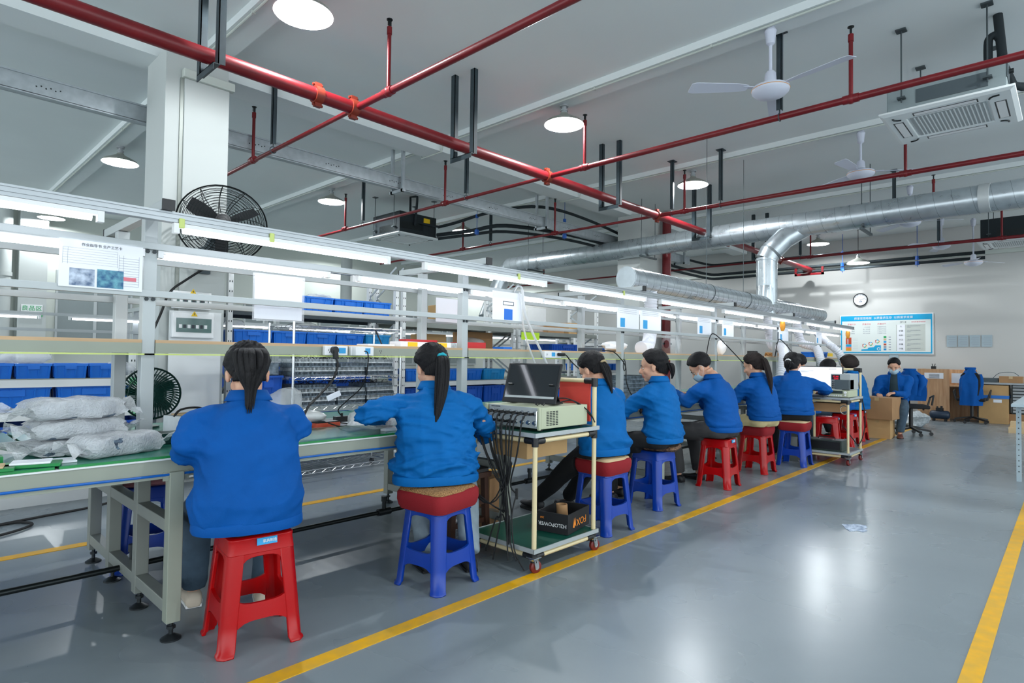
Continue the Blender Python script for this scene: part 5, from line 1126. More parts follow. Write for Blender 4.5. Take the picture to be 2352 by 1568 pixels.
# stack of dark modules on the bench behind the profile woman
for l in range(6):
    o = module((0,0,0), .42,.30,.04, 'finned grey module, %s from the bottom of the stack behind the profile woman' % ORD[l], 'stack behind the profile woman', 'heatsink_dark'); o.location = (5.45+random.uniform(-.02,.02), 3.42, .765+l*.043)
# floor cords left
b = MB().tube(spline([(.2,5.1,.012),(.5,5.3,.012),(.85,5.4,.012),(1.2,5.5,.01),(1.45,5.55,.06),(1.7,5.6,.1)],6),.009,6).tube(spline([(.2,5.1,.012),(.32,4.95,.012),(.6,5.05,.012),(.75,5.2,.012),(.66,5.33,.012),(.4,5.25,.012)],6),.009,6)
one('floor_cord', b, 'black_rubber', 'black cords lying in loops on the floor at far left', 'cable')
# ------------------------------------------------------------ end wall
ck = thing('wall_clock', 'round white wall clock with a black rim on the end wall', 'clock', (15.99, 3.695, 2.665))
MB().lathe([(.155,0),(.155,.03),(.148,.04),(.138,.04),(.136,.02),(.001,.02)],(0,0,0),36,(-1,0,0)).build('rim', 'steel_dark', ck)
MB().lathe([(.137,.019),(.137,.022),(.001,.022)],(0,0,0),36,(-1,0,0)).build('dial', 'paper', ck)
for k in range(12):
    a = 2*math.pi*k/12; MB().obox((-.0235,.115*math.sin(a),.115*math.cos(a)),(.001,0,0),(0,.003*math.cos(a),-.003*math.sin(a)),(0,.010*math.sin(a),.010*math.cos(a))).build('hour_mark', 'print_dark', ck, smooth=0)
MB().bar((-.025,.02,-.01),(-.025,-.09,.025),.004,.005,(1,0,0)).build('minute_hand', 'print_dark', ck, smooth=0)
MB().bar((-.026,.01,.0),(-.026,-.03,-.045),.005,.009,(1,0,0)).build('hour_hand', 'print_dark', ck, smooth=0)
MB().box(-.0245,-.023,-.04,.03,-.06,-.035).build('brand_plate', 'print_line', ck, smooth=0)
po = thing('quality_board', 'large blue and white quality board with charts on the end wall', 'poster', (15.985, 2.285, 1.395))   # local y runs to the left of the picture
W_, H_ = 1.83, .885
Y = lambda u: W_*(1-u)       # u: 0 at the left end as seen, 1 at the right end
def pb(u0,u1,v0,v1,m,nm,e=.001,lay=0): return MB().box(-.014-e-lay*.0006,-.014-lay*.0006,Y(u1),Y(u0),H_*v0,H_*v1).build(nm, m, po, smooth=0)
MB().box(-.012,0,-.02,W_+.02,-.02,H_+.02).build('backing', 'white_plastic', po, smooth=0)
pb(0,1,0,1,'poster_blue','blue_border'); pb(.015,.985,.03,.86,'poster_white','white_field',lay=2)
ft = lambda u, v: frame4((-.0168,Y(u),H_*v),(0,-1,0),(0,0,1))
text('质量管理看板  以质量求生存  以质量求发展', .062, 'white_plastic', po, ft(.48,.925), 'heading', .0004)
for u, s_ in ((.13,'质量方针'),(.30,'质量目标'),(.47,'质量四不')): text(s_, .045, 'print_red', po, ft(u,.77), 'subheading', .0004)
for u, L4 in ((.13,('全员参与','持续改进','客户满意','追求卓越')),(.30,('一次合格率','客户满意度','交货及时率','来料合格率')),(.47,('不接受不良品','不制造不良品','不流出不良品','不隐瞒不良品'))):
    for i, s_ in enumerate(L4): text(s_, .03, 'print_line', po, ft(u,.69-i*.055), 'text_line', .0003)
text('5M1E', .058, 'print_dark', po, ft(.70,.80), 'heading', .0004); text('现场质量管理要素', .034, 'print_red', po, ft(.86,.80), 'heading', .0004)
pb(.625,.93,.06,.74,'wall_panel','side_panel',lay=3); pb(.635,.72,.06,.74,'paper','side_column',lay=4)
for i, s_ in enumerate(('人','机器','材料','方法','测量','环境')):
    text(s_, .042, 'print_dark', po, frame4((-.0185,Y(.678),H_*(.69-i*.115)),(0,-1,0),(0,0,1)), 'topic', .0004)
    for q in range(2): text('操作人员培训和技能要求标准' if q == 0 else '质量意识', .019, 'print_line', po, frame4((-.0178,Y(.74 if q else .745),H_*(.70-i*.115-q*.035)),(0,-1,0),(0,0,1)), 'text_line', .0003, 'LEFT')
for i, (v0, v1, m) in enumerate(((.24,.42,'orange_red'),(.17,.235,'poster_blue'),(.14,.17,'print_red'),(.06,.14,'scale_orange'))): pb(.06,.125,v0,v1,m,'chart_block',lay=3)
for i in range(8): pb(.14,.2,.08+i*.042,.083+i*.042,'print_line','chart_line',lay=3)
for i, (m, v) in enumerate((('sign_green',.40),('cushion_beige',.335),('sticker_blue',.27),('orange_red',.205),('print_line',.14),('bin_teal',.075))): pb(.49,.52,v,v+.05,m,'legend_block',lay=3); pb(.545,.57,v+.01,v+.03,'print_line','legend_line',lay=3)
MB().prism([(Y(.24),H_*.06),(Y(.46),H_*.06),(Y(.46),H_*.21),(Y(.40),H_*.21),(Y(.38),H_*.16),(Y(.32),H_*.15),(Y(.31),H_*.11),(Y(.24),H_*.1)],-.0168,-.0158,'x').build('step_chart', 'poster_blue', po, smooth=0)
for u, v in ((.275,.20),(.345,.25),(.42,.31)):
    for k, m in enumerate(('orange_red','poster_blue','scale_orange','sign_green','print_red')):
        b = MB(); a0 = 2*math.pi*k/5; A = [a0+2*math.pi/5*t for t in np.linspace(.05,.95,5)]
        b.prism([(Y(u)+.046*math.cos(a),H_*v+.046*math.sin(a)) for a in A]+[(Y(u)+.028*math.cos(a),H_*v+.028*math.sin(a)) for a in reversed(A)],-.0175,-.0168,'x'); b.build('chart_segment', m, po, smooth=0)
MB().lathe([(.035,.0172),(.035,.0176),(.001,.0176)],(0,Y(.435),H_*.115),20,(-1,0,0)).build('round_emblem', 'white_plastic', po); MB().lathe([(.024,.0176),(.024,.018),(.001,.018)],(0,Y(.435),H_*.115),20,(-1,0,0)).build('round_emblem', 'poster_blue', po)
for i in range(4):
    t = thing('wall_notice', 'pale printed notice, %s from the left in the row right of the quality board' % ORD[i], 'paper', (15.99, 1.94-i*.2, 1.54), 0, 'row of notices')
    MB().box(-.003,0,-.09,.09,0,.25).build('sheet', 'trolley_blue_grey', t, smooth=0)
    b = MB()
    for k in range(5): b.box(-.0036,-.003,-.07,.05+.02*(k%2),.04+k*.04,.046+k*.04)
    b.build('text_lines', 'print_line', t, smooth=0)
one('wall_notice', MB().box(15.985,15.99,2.93,3.11,1.1,1.62), 'trolley_blue_grey', 'tall pale notice on the end wall behind the masked man\'s head', 'paper')
# ------------------------------------------------------------ people
def remesh(mb, vox, it=3, lam=.5):
    me = mb.mesh('tmp'); o = bpy.data.objects.new('tmp', me); COL.objects.link(o)
    m = o.modifiers.new('r', 'REMESH'); m.mode = 'VOXEL'; m.voxel_size = vox; m.adaptivity = 0
    dg = bpy.context.evaluated_depsgraph_get(); dg.update(); ev = bpy.data.meshes.new_from_object(o.evaluated_get(dg))
    bpy.data.objects.remove(o); bpy.data.meshes.remove(me)
    n = len(ev.vertices); v = np.empty(n*3, np.float32); ev.vertices.foreach_get('co', v); v = v.reshape(-1,3).astype(float)
    e = np.empty(len(ev.edges)*2, np.int32); ev.edges.foreach_get('vertices', e); e = e.reshape(-1,2)
    for k in range(it): v = lap(v, e, lam)
    return ev, v, e
def lap(v, e, lam):
    n = len(v); s = np.zeros_like(v); d = np.zeros(n)
    for a, b in ((0,1),(1,0)):
        for c in range(3): s[:,c] += np.bincount(e[:,a], v[e[:,b],c], n)
        d += np.bincount(e[:,a], minlength=n)
    return v+lam*(s/np.maximum(d,1)[:,None]-v)
def put(ev, v, name, mats, parent, faceidx=None):
    ev.vertices.foreach_set('co', v.astype(np.float32).ravel()); ev.materials.clear()
    for m in mats: ev.materials.append(MATS[m])
    if faceidx is not None: ev.polygons.foreach_set('material_index', faceidx.astype(np.int32))
    ev.update(); ev.shade_smooth(); o = bpy.data.objects.new(name, ev); COL.objects.link(o); o.parent = parent; return o
def normals(ev, v):
    ev.vertices.foreach_set('co', v.astype(np.float32).ravel()); ev.update(); n = np.empty(len(v)*3, np.float32); ev.vertex_normals.foreach_get('vector', n); return n.reshape(-1,3).astype(float)
def folds(p, seed, f=(9,9,16), n=5):
    r = np.random.default_rng(seed); h = np.zeros(len(p)); w = p*1.0
    for k in range(3):
        kk = r.normal(0,4.5,3); w = w+np.outer(np.sin(p@kk+r.uniform(0,6.28)), r.normal(0,.035,3))
    for k in range(n):
        kk = r.normal(0,1,3)*np.array(f); q = np.abs(np.sin(w@kk+r.uniform(0,6.28))); h += (1-q)**2.2*r.uniform(.6,1)
    return h/n-.24
def V3(*a): return Vector(a)
def ik(a, b, l1, l2, hint):
    a, b, hint = Vector(a), Vector(b), Vector(hint); d = b-a; L = min(max(d.length, abs(l1-l2)+.01), (l1+l2)*.999); n = d.normalized(); b = a+n*L
    x = (l1*l1-l2*l2+L*L)/(2*L); h = math.sqrt(max(0, l1*l1-x*x)); u = (hint-n*hint.dot(n)).normalized(); return a+n*x+u*h, b
def seg(b, pts, rad, n=14, k=5):
    P = spline(pts, k); m = len(pts); R = []
    for i in range(len(P)):
        t = i/(len(P)-1)*(m-1); j = min(int(t), m-2); R.append(rad[j]+(rad[j+1]-rad[j])*(t-j))
    return b.tube(P, R, n)
def hand(b, wrist, dirn, palm, side, s=1.0, curl=.55):
    """five fingers: dirn = along the hand, palm = direction the palm faces, side = towards the thumb"""
    w, d, pn = Vector(wrist), Vector(dirn).normalized(), Vector(palm); pn = (pn-d*pn.dot(d)).normalized(); sd = d.cross(pn).normalized()
    if sd.dot(Vector(side)) < 0: sd = -sd
    b.loft([[w+d*t+sd*(wd*math.cos(a)+o_)+pn*(th*math.sin(a)) for a in np.linspace(0,6.283,15)[:-1]] for t, wd, th, o_ in ((-.02,.024,.019,0),(.015*s,.029*s,.016*s,0),(.05*s,.038*s,.015*s,0),(.085*s,.038*s,.013*s,0),(.092*s,.034*s,.008*s,0))])
    for i, (o_, L, r) in enumerate(((.028,.068,.0088),(.0095,.076,.0092),(-.0095,.070,.0088),(-.027,.056,.0078))):
        p = w+d*(.075*s)+sd*(o_*s); pts = [p]; ang = 0
        for q, l in ((.6,.42),(1.0,.33),(.7,.25)):
            ang += curl*q; p = p+(d*math.cos(ang)+pn*math.sin(ang)+sd*o_*.8)*(L*s*l*1.15); pts.append(p)
        seg(b, pts, [r*s*1.1,r*s,r*s*.95,r*s*.8], 8, 3)
    p = w+d*(.022*s)+sd*(.02*s); seg(b, [p, p+(sd*.7+d*.65+pn*.25)*.034*s, p+(sd*.62+d*1.3+pn*.7)*.036*s, p+(sd*.5+d*1.75+pn*1.0)*.040*s], [.013*s,.0115*s,.010*s,.008*s], 8, 3)
def person(label, pos, seat, face, lean=.25, s=1.0, head=(0,0,0), hands=None, knees=None, feet=None, female=True, hair='pony', hairc='hair_black', pants='jeans', shoes='shoe_cream', jm='jacket', skin='skin', mask=False, wide=1.0, vox=.011, seed=1, hem=-.03, elbow=(.75,-.3,-.6), open_front=False, faceparts=True, sway=0, fold=1.0, round_=0.0, pony=None, el=None, sleeves=False, tie=None, neckfwd=.03):
    root = thing('person', label, 'person', (pos[0], pos[1], 0), face-math.pi/2); S = s
    # local frame: x right, y forward, z up
    hip = V3(0, .0, seat+.085*S); a = lean
    chest = hip+V3(sway*.5, math.sin(a*.55)*.225*S, math.cos(a*.55)*.225*S)
    neckb = chest+V3(sway*.5, math.sin(a*1.35)*.222*S, math.cos(a*1.35)*.222*S)
    up = (neckb-chest).normalized()
    sw = (.165 if female else .19)*S*wide; hw = (.185 if female else .175)*S*wide
    sh = {e: neckb+V3(e*sw, -.005, -.086*S)+V3(0,.015,0) for e in (-1,1)}
    hc = neckb+up*(.035*S)+V3(0,neckfwd,.008*S); yaw, pit, rol = head
    H = Matrix.Translation(hc) @ Matrix.Rotation(yaw,4,'Z') @ Matrix.Rotation(-pit,4,'X') @ Matrix.Rotation(rol,4,'Y') @ Matrix.Translation((0,.0,.085*S)) @ Matrix.Scale(S*(1.04 if female else 1.04),4)
    hp = lambda x,y,z: H @ Vector((x,y,z))
    hands = hands or {-1:(-.12,.42,seat+.34), 1:(.14,.42,seat+.34)}
    EL = {}; WR = {}
    for e in (-1,1):
        ex = elbow if not isinstance(elbow, dict) else elbow[e]
        EL[e], WR[e] = ik(sh[e], hands[e], .275*S, .245*S, (e*ex[0], ex[1], ex[2]))
        if el and e in el: EL[e], WR[e] = Vector(el[e]), Vector(hands[e])
    feet = feet or {-1:(-.13,.33,.07), 1:(.13,.36,.07)}
    KN = {}; AN = {}
    hj = {e: hip+V3(e*.088*S, .02, -.015) for e in (-1,1)}
    for e in (-1,1): KN[e], AN[e] = ik(hj[e], feet[e], .40*S, .40*S, (e*.25,.9,.75))
    if knees: 
        for e in knees: KN[e] = Vector(knees[e])
    # --- jacket
    b = MB(); jr = []
    spine = [hip+V3(0,-.012,hem), hip+V3(0,-.005,.04), hip.lerp(chest,.55), chest, chest.lerp(neckb,.45), chest.lerp(neckb,.8), neckb+up*.012, neckb+up*.045]
    prof = [(hw*1.06,.135),(hw*1.13,.152),(hw*1.02,.135),(hw*1.02,.132),(sw*1.10,.125),(sw*.74,.096),(.076*S,.072),(.058*S,.06)]
    for i, (p, (rx, ry)) in enumerate(zip(spine, prof)):
        q = i/(len(spine)-1); tilt = a*1.3*q; ry = ry*S*(1+.1*(wide-1)); bk = round_*.04*math.sin(math.pi*q)
        jr.append([p+V3(rx*math.copysign(abs(math.cos(t))**.85,math.cos(t)), ry*math.copysign(abs(math.sin(t))**.9,math.sin(t))*math.cos(tilt)-bk*(math.sin(t)<0)*abs(math.sin(t)), -ry*math.sin(t)*math.sin(tilt)) for t in np.linspace(0,2*math.pi,29)[:-1]])
    fine = []
    for i in range(len(jr)-1):
        for k in range(4): fine.append([jr[i][j].lerp(jr[i+1][j], k/4) for j in range(28)])
    fine.append(jr[-1]); b.loft(fine)
    for e in (-1,1):
        inn = neckb.lerp(sh[e],.45)+V3(0,0,-.02); m1 = sh[e].lerp(EL[e],.5); m2 = EL[e].lerp(WR[e],.5); cu = EL[e].lerp(WR[e],.93)
        seg(b, [inn, sh[e]+V3(e*.012,0,-.004), m1, EL[e], m2, cu], [.055*S,.069*S,.070*S,.064*S,.056*S,.045*S], 16, 5)
    ev, v, ed = remesh(b, vox, 5)
    n = normals(ev, v); P = v
    arm = np.min([np.linalg.norm(P-np.array(EL[e]),axis=1) for e in (-1,1)],axis=0); pit_ = np.min([np.linalg.norm(P-np.array(sh[e]+V3(-e*.03,.0,-.10)),axis=1) for e in (-1,1)],axis=0)
    wst = np.exp(-((P[:,2]-(seat+.13))/.09)**2)
    amp = (.007+.026*np.exp(-(arm/.10)**2)+.022*np.exp(-(pit_/.12)**2)+.016*wst)*fold
    v = v+n*(folds(P, seed, (7,7,22))*amp)[:,None]*2.2 + n*(folds(P, seed+50, (11,11,5))*.012*fold)[:,None] + n*(folds(P, seed+70, (16,16,34))*(.003+.6*amp)*fold)[:,None]
    v = lap(v, ed, .2)
    jk = put(ev, v, 'jacket', [jm], root)
    # hem band, cuffs, collar
    hb = MB(); base = jr[0]; c0 = spine[0]
    hb.loft([[c0+(q-c0)*k_+V3(0,0,dz) for q in base] for k_, dz in ((.97,.02),(1.0,.012),(1.008,-.014),(.99,-.026),(.92,-.022))]); hb.build('hem_band', jm, jk, smooth=60)
    cb = MB(); rings = []
    for z, r, o_ in ((-.01,.082,0),(.03,.071,0),(.05,.068,-.004),(.048,.076,-.007),(.024,.088,-.007),(.004,.098,-.004)):
        rings.append([neckb+up*z+V3(r*S*math.cos(t), (r*.92*S)*math.sin(t)*.95+.012+o_, -.45*a*r*math.sin(t)-.012*(math.sin(t)>.6)) for t in np.linspace(0,2*math.pi,25)[:-1]])
    cb.loft(rings, caps=False); c_ = cb.build('collar', jm, jk, smooth=70); so = c_.modifiers.new('t','SOLIDIFY'); so.thickness = .004
    for e in (-1,1):
        d = (WR[e]-EL[e]).normalized(); p = EL[e].lerp(WR[e],.93); MB().tube([p-d*.03,p-d*.01,p+d*.012,p+d*.016],[.044*S,.047*S,.043*S,.036*S],16).build('cuff', jm if not sleeves else 'sleeve_print', jk, smooth=70)
        if sleeves: 
            q = EL[e].lerp(WR[e],.55); MB().tube(spline([q,q.lerp(WR[e],.3)+V3(0,0,.004),q.lerp(WR[e],.7),WR[e]],4),[.055*S+.004*math.sin(i*1.9) for i in range(13)],16).build('sleeve_cover', 'sleeve_print', jk, smooth=70)
    if open_front:
        fr = lambda i, x: min((q for q in fine[i]), key=lambda q: abs(q.x-x)+(10 if q.y < spine[3].y else 0))
        rows = [[Vector((x*(.4+.6*(1-i/len(fine))), fr(i, x).y+.012+.008*math.cos(x*20), fr(i, x).z)) for x in np.linspace(-.075,.075,9)] for i in range(2, len(fine)-2, 2)]
        u_ = MB().loft(rows, caps=False, closed=False).build('shirt_front', 'dark_tee', jk, smooth=60, fix=False); so = u_.modifiers.new('t','SOLIDIFY'); so.thickness = .012
        for e in (-1,1): MB().tube([r_w[0 if e < 0 else -1]+V3(e*.008,.006,0) for r_w in rows], .011, 8, flat=.6).build('jacket_edge', jm, jk, smooth=60)
    # --- trousers
    b = MB(); b.ball(hip+V3(0,.01,-.005), (hw*.98,.13*S,.095*S), 20, 12)
    for e in (-1,1):
        b.ball(hj[e]+V3(e*.015,-.02,-.02), (.092*S,.1*S,.072*S), 14, 9)
        seg(b, [hj[e]+V3(0,-.02,0), hj[e].lerp(KN[e],.5), KN[e], KN[e].lerp(AN[e],.5), AN[e]+V3(0,0,.02)], [.095*S*wide**.5,.088*S,.074*S,.066*S,.060*S], 16, 5)
    ev, v, ed = remesh(b, max(vox,.012), 4); v[:,2] = np.where((v[:,2] < seat+.004) & (v[:,2] > seat-.12) & (v[:,1] < .13), seat+.004, v[:,2])
    n = normals(ev, v); v = v+n*(folds(v, seed+9, (9,9,16))*.008)[:,None]; put(ev, lap(v, ed, .3), 'trousers', [pants], root)
    for e in (-1,1):
        d = Vector((AN[e].x-KN[e].x, .0, 0)); fx, fy = AN[e].x, AN[e].y; zs = AN[e].z-.07; rings = []
        for y, w, h, dz in ((-.055,.022,.03,.01),(-.05,.032,.06,.0),(-.02,.036,.075,0),(.04,.040,.06,0),(.10,.044,.042,0),(.15,.040,.034,0),(.185,.026,.026,.004),(.19,.012,.016,.008)):
            rings.append([(fx+w*S*math.copysign(abs(math.cos(t))**.8,math.cos(t))+e*.12*max(0,y), fy+y*S, max(.004,zs+dz+h*.5+h*.5*math.copysign(abs(math.sin(t))**.7,math.sin(t)))) for t in np.linspace(0,2*math.pi,17)[:-1]])
        sh_ = MB().loft(rings).build('shoe', shoes, root, smooth=60)
        MB().loft([[(fx+(w+.003)*x+e*.12*max(0,y), fy+y, z) for x, y, w in [(c_,y_,w_) for c_, y_, w_ in ((1,-.05,.03),(1,0,.037),(1,.1,.044),(.9,.16,.04),(0,.195,.03),(-.9,.16,.04),(-1,.1,.044),(-1,0,.037),(-1,-.05,.03))]] for z in (.002,.016)]).build('sole', 'white_plastic' if shoes == 'shoe_cream' else 'black_rubber', sh_, smooth=0)
    # --- body: head, neck, trunk, limbs and hands as one continuous skin
    b = MB()
    b.ball(hp(0,-.012,.032), (.075*S,.096*S,.088*S), 20, 14, H.to_3x3().normalized())
    A3 = H.to_3x3().normalized()
    b.ball(hp(0,.022,-.042), (.061*S,.070*S,.084*S), 18, 12, A3).ball(hp(0,.062,-.100), (.026*S,.024*S,.020*S), 10, 8, A3).ball(hp(0,.055,.03), (.058*S,.036*S,.045*S), 14, 9, A3)
    b.ball(hp(0,.076,.012), (.050*S,.014*S,.012*S), 12, 7, A3)
    for e in (-1,1):
        b.ball(hp(e*.038,.056,-.035), (.024*S,.026*S,.026*S), 10, 8, A3)
        b.ball(hp(e*.077,-.008,-.018), (.010*S,.020*S,.031*S), 10, 8, A3 @ Matrix.Rotation(-.25*e,3,'Z')).ball(hp(e*.081,-.014,-.006), (.008*S,.017*S,.016*S), 8, 6, A3)
    seg(b, [hp(0,.078,.012), hp(0,.094,-.012), hp(0,.107,-.034), hp(0,.088,-.047)], [.009*S,.0105*S,.0145*S,.011*S], 10, 3)
    b.ball(hp(0,.086,-.066), (.023*S,.011*S,.007*S), 10, 6, A3).ball(hp(0,.084,-.078), (.020*S,.011*S,.008*S), 10, 6, A3)
    seg(b, [hp(0,-.02,-.05), hp(0,-.015,-.09), neckb+up*.02, neckb-up*.06], [.058*S,.053*S,.056*S,.07*S], 16, 4)
    seg(b, [neckb-up*.05, chest, hip], [.085*S,.095*S,.10*S], 16, 4)
    for e in (-1,1):
        seg(b, [neckb.lerp(sh[e],.3)-up*.03, sh[e], EL[e], EL[e].lerp(WR[e],.85), WR[e]], [.045*S,.045*S,.036*S,.026*S,.022*S], 12, 4)
        seg(b, [hip+V3(e*.05,0,0), hj[e], KN[e], AN[e], AN[e]+V3(0,.05,-.035)], [.05*S,.05*S,.034*S,.028*S,.026*S], 12, 4)
        d = (WR[e]-EL[e]).normalized(); d2 = (d+V3(-e*.15,.2,-.25)).normalized(); hand(b, WR[e], d2, (-e*.35,.1,-1), (-e,0.2,.1), S*.95)
    ev, v, ed = remesh(b, .0068 if vox < .0125 else .0085, 2, .45)
    inv = np.array(H.inverted()); q = v@inv[:3,:3].T+inv[:3,3]
    fc = np.empty(len(ev.polygons)*3, np.float32); ev.polygons.foreach_get('center', fc); fc = fc.reshape(-1,3)@inv[:3,:3].T+inv[:3,3]
    lip = (np.abs(fc[:,0]) < .021) & (fc[:,1] > .08) & (fc[:,2] > -.083) & (fc[:,2] < -.060)
    body = put(ev, v, 'body', [skin, 'lips'], root, lip.astype(int))
    if faceparts:
        for e in (-1,1):
            MB().ball(hp(e*.031,.0775,-.008), (.0112*S,.0065*S,.0050*S), 12, 8, A3).build('eye', 'eye_white', root); MB().ball(hp(e*.031,.0825,-.0085), (.0056*S,.0022*S,.0050*S), 10, 6, A3).build('iris', 'eye_dark', root)
            MB().tube([hp(e*.014,.091,.011), hp(e*.032,.091,.0165), hp(e*.05,.079,.011)], [.0028*S,.0036*S,.0018*S], 6).build('eyebrow', hairc, root)
            MB().tube([hp(e*.018,.0865,-.006), hp(e*.031,.0885,-.0015), hp(e*.044,.082,-.006)], [.0012*S,.0018*S,.0012*S], 5).build('eyelid', hairc, root)
    if mask:
        rings = []
        for z, y0, w in ((-.028,.094,.05),(-.036,.117,.058),(-.06,.116,.064),(-.09,.102,.060),(-.112,.082,.050)):
            rings.append([hp(w*math.sin(t), y0-.052*(1-math.cos(t))*1.5, z+.012*abs(math.sin(t))) for t in np.linspace(-1.45,1.45,15)])
        m_ = MB().loft(rings, caps=False, closed=False).build('face_mask', 'mask_blue', root, smooth=70, fix=False); so = m_.modifiers.new('t','SOLIDIFY'); so.thickness = .002
        for e in (-1,1): MB().tube(spline([hp(e*.056,.05,-.04),hp(e*.078,.01,-.012),hp(e*.086,-.016,.01),hp(e*.084,-.03,-.02),hp(e*.076,.0,-.05),hp(e*.055,.045,-.085)],4),.0016,5).build('ear_loop', 'white_plastic', m_)
    # --- hair
    r_ = np.random.default_rng(seed); man = hair == 'short'; bob = hair == 'bob'
    nu, nv = 72, 30; pb = hp(0,-.105,.02); rows = []; ph = r_.uniform(0,6.28,6)
    for i in range(nv+1):
        row = []
        for j in range(nu):
            az = 2*math.pi*j/nu; f = math.cos(az)          # az = 0 at the front
            front = max(0,f); back = max(0,-f); side = abs(math.sin(az))
            sm = lambda a, b, t: a+(b-a)*(lambda q: q*q*(3-2*q))(min(1,max(0,t)))
            ad = abs(math.degrees(az if az <= math.pi else az-2*math.pi))      # 0 front .. 180 back
            if man: lim = R_(sm(60,98,(ad-30)/45) if ad < 82 else sm(98,138,(ad-82)/35))
            elif bob: lim = R_(sm(58,150,(ad-38)/30))
            else: lim = R_(sm(54,100,(ad-28)/50) if ad < 84 else sm(100,150,(ad-84)/22))
            th = lim*i/nv; rad = np.array((math.sin(th)*math.sin(az), math.sin(th)*f, math.cos(th)))
            thk = (.011 if man else .017)*min(1,(1-i/nv)*7+.0)+(.006*max(0,math.cos(th)) if man else 0)
            if bob and i > nv*.45: thk += .014*min(1,(i/nv-.45)*3)*(side+back)**.5
            rx, ry, rz = .0765+thk, .098+thk, .0895+thk
            # groomed ridges running towards the ponytail
            x, y, z = rad*np.array((rx,ry,rz)); g = math.atan2(x, z-.02+.001)
            rid = .0016*math.sin(g*46+ph[0]+6*y)+.0012*math.sin(g*27+ph[1]) if not man else .0018*math.sin(az*31+th*9+ph[0])*math.sin(th*23+ph[1])
            k_ = 1+rid/.09*min(1,(1-i/nv)*6); zz = .032+z*k_
            if th > R_(90) and not bob: x *= .93-.10*(th-R_(90)); y = y*(.97) if f < 0 else y
            if bob and th > R_(90): x *= 1.0; zz -= .012
            row.append(hp(x*k_, -.012+y*k_, zz))
        rows.append(row)
    hm = MB().loft(rows).build('hair', hairc, root, smooth=60)
    if pony:
        base, path, rad, nst = pony['base'], pony['path'], pony.get('r',.022), pony.get('n',16)
        pts0 = [hp(*base)]+[hp(*base)+Vector(q) for q in path]
        if pony.get('bun'): MB().ball(hp(*base)+Vector((0,-.01,0)), (.032,.03,.034), 14, 10).build('hair_bun', hairc, hm)
        b = MB()
        for k in range(nst):
            t0 = r_.uniform(0,6.28); q = r_.uniform(.1,1)**.5; end = r_.uniform(.82,1.0); ww = r_.normal(0,.35)
            P = spline(pts0, 6); m = max(4, int(len(P)*end)); P = P[:m]; Q = []; RR = []
            for i, p in enumerate(P):
                u = i/(len(P)-1); sp_ = rad*(.45+1.0*math.sin(math.pi*min(1,u*1.15+.08))**.8)*q; aa = t0+ww*u
                Q.append(p+V3(math.cos(aa)*sp_, math.sin(aa)*sp_*.75, 0)); RR.append(max(.0012, rad*.42*(1-.0*u)*(1 if u < .6 else 1-(u-.6)/.4*.93)))
            b.tube(Q, RR, 7)
        b.build('ponytail', hairc, hm, smooth=70)
        if tie: p = pts0[0].lerp(pts0[1], .25); ax = (pts0[1]-pts0[0]).normalized(); MB().tube([p+(ax.orthogonal().normalized()*math.cos(t)+ax.cross(ax.orthogonal().normalized())*math.sin(t))*(rad*.95) for t in np.linspace(0,6.283,21)], [pony.get('tie_r',.009)*(1+.15*math.sin(i*2.3)) for i in range(21)], 8).build('hair_tie', tie, hm, smooth=70)
        # hair drawn from the nape up to the tie
        b = MB()
        for k in range(18):
            az = R_(180)+R_(130)*(k/17-.5); p0 = hp(.064*math.sin(az), -.012+.080*math.cos(az), -.080+.05*abs(k/17-.5)); p1 = hp(.07*math.sin(az)*.8, -.015+.108*math.cos(az)*(1.0), -.01); b.tube(spline([p0,p1,hp(*base)],5), [.006]+[.0095]*8+[.007]*2, 6)
        b.build('gathered_hair', hairc, hm, smooth=70)
    return root
PI2 = math.pi/2
person('woman with thick black ponytail, blue jacket, seated nearest the camera on the red stool', (1.085,2.54), .465, R_(74), lean=.15, s=1.0, wide=1.10, head=(R_(2),R_(24),0), hands={-1:(-.12,.30,.80),1:(.10,.38,.82)}, el={-1:(-.235,.02,.80),1:(.205,.06,.87)}, feet={-1:(-.17,.50,.07),1:(.12,.36,.07)}, pants='jeans', shoes='shoe_cream', jm='jacket', seed=3, hem=-.05, vox=.0105, tie=None, fold=.8,
       pony=dict(base=(0,-.104,.055), path=[(0,-.04,-.01),(.0,-.065,-.07),(-.005,-.085,-.16),(-.012,-.10,-.27)], r=.042, n=44))
person('woman with a long ponytail in a teal tie, blue jacket, on the straw-topped stool', (2.09,2.53), .495, R_(64), lean=.14, s=.98, wide=1.22, head=(R_(12),R_(18),0), hands={-1:(-.26,.28,.83),1:(.22,.42,.79)}, el={-1:(-.38,.0,.885),1:(.37,.20,.745)}, pants='jeans_light', shoes='shoe_dark', jm='jacket_b', seed=8, hem=-.03, vox=.0105, tie='scrunchie_teal', fold=1.6, knees={-1:(-.03,.31,.40),1:(.25,.25,.40)}, feet={-1:(-.01,.12,.07),1:(.22,.06,.07)},
       pony=dict(base=(.012,-.108,.03), path=[(.004,-.03,-.02),(-.005,-.07,-.12),(-.025,-.105,-.24),(-.05,-.12,-.36),(-.075,-.125,-.45)], r=.024, n=26))
person('woman with gold scrunchie, blue jacket and black trousers, seated behind the monitor cart', (3.52,2.42), .495, R_(76), lean=.12, s=.96, wide=1.05, head=(R_(12),R_(30),0), hands={-1:(-.14,.40,.80),1:(.10,.38,.66)}, pants='black_cloth', shoes='shoe_dark', jm='jacket_b', seed=13, hem=-.02, tie='scrunchie_gold', feet={-1:(-.12,.66,.07),1:(.16,.60,.07)},
       pony=dict(base=(.0,-.104,.0), path=[(0,-.03,-.02),(.01,-.055,-.08),(.015,-.08,-.16),(.015,-.095,-.22)], r=.024, n=20))
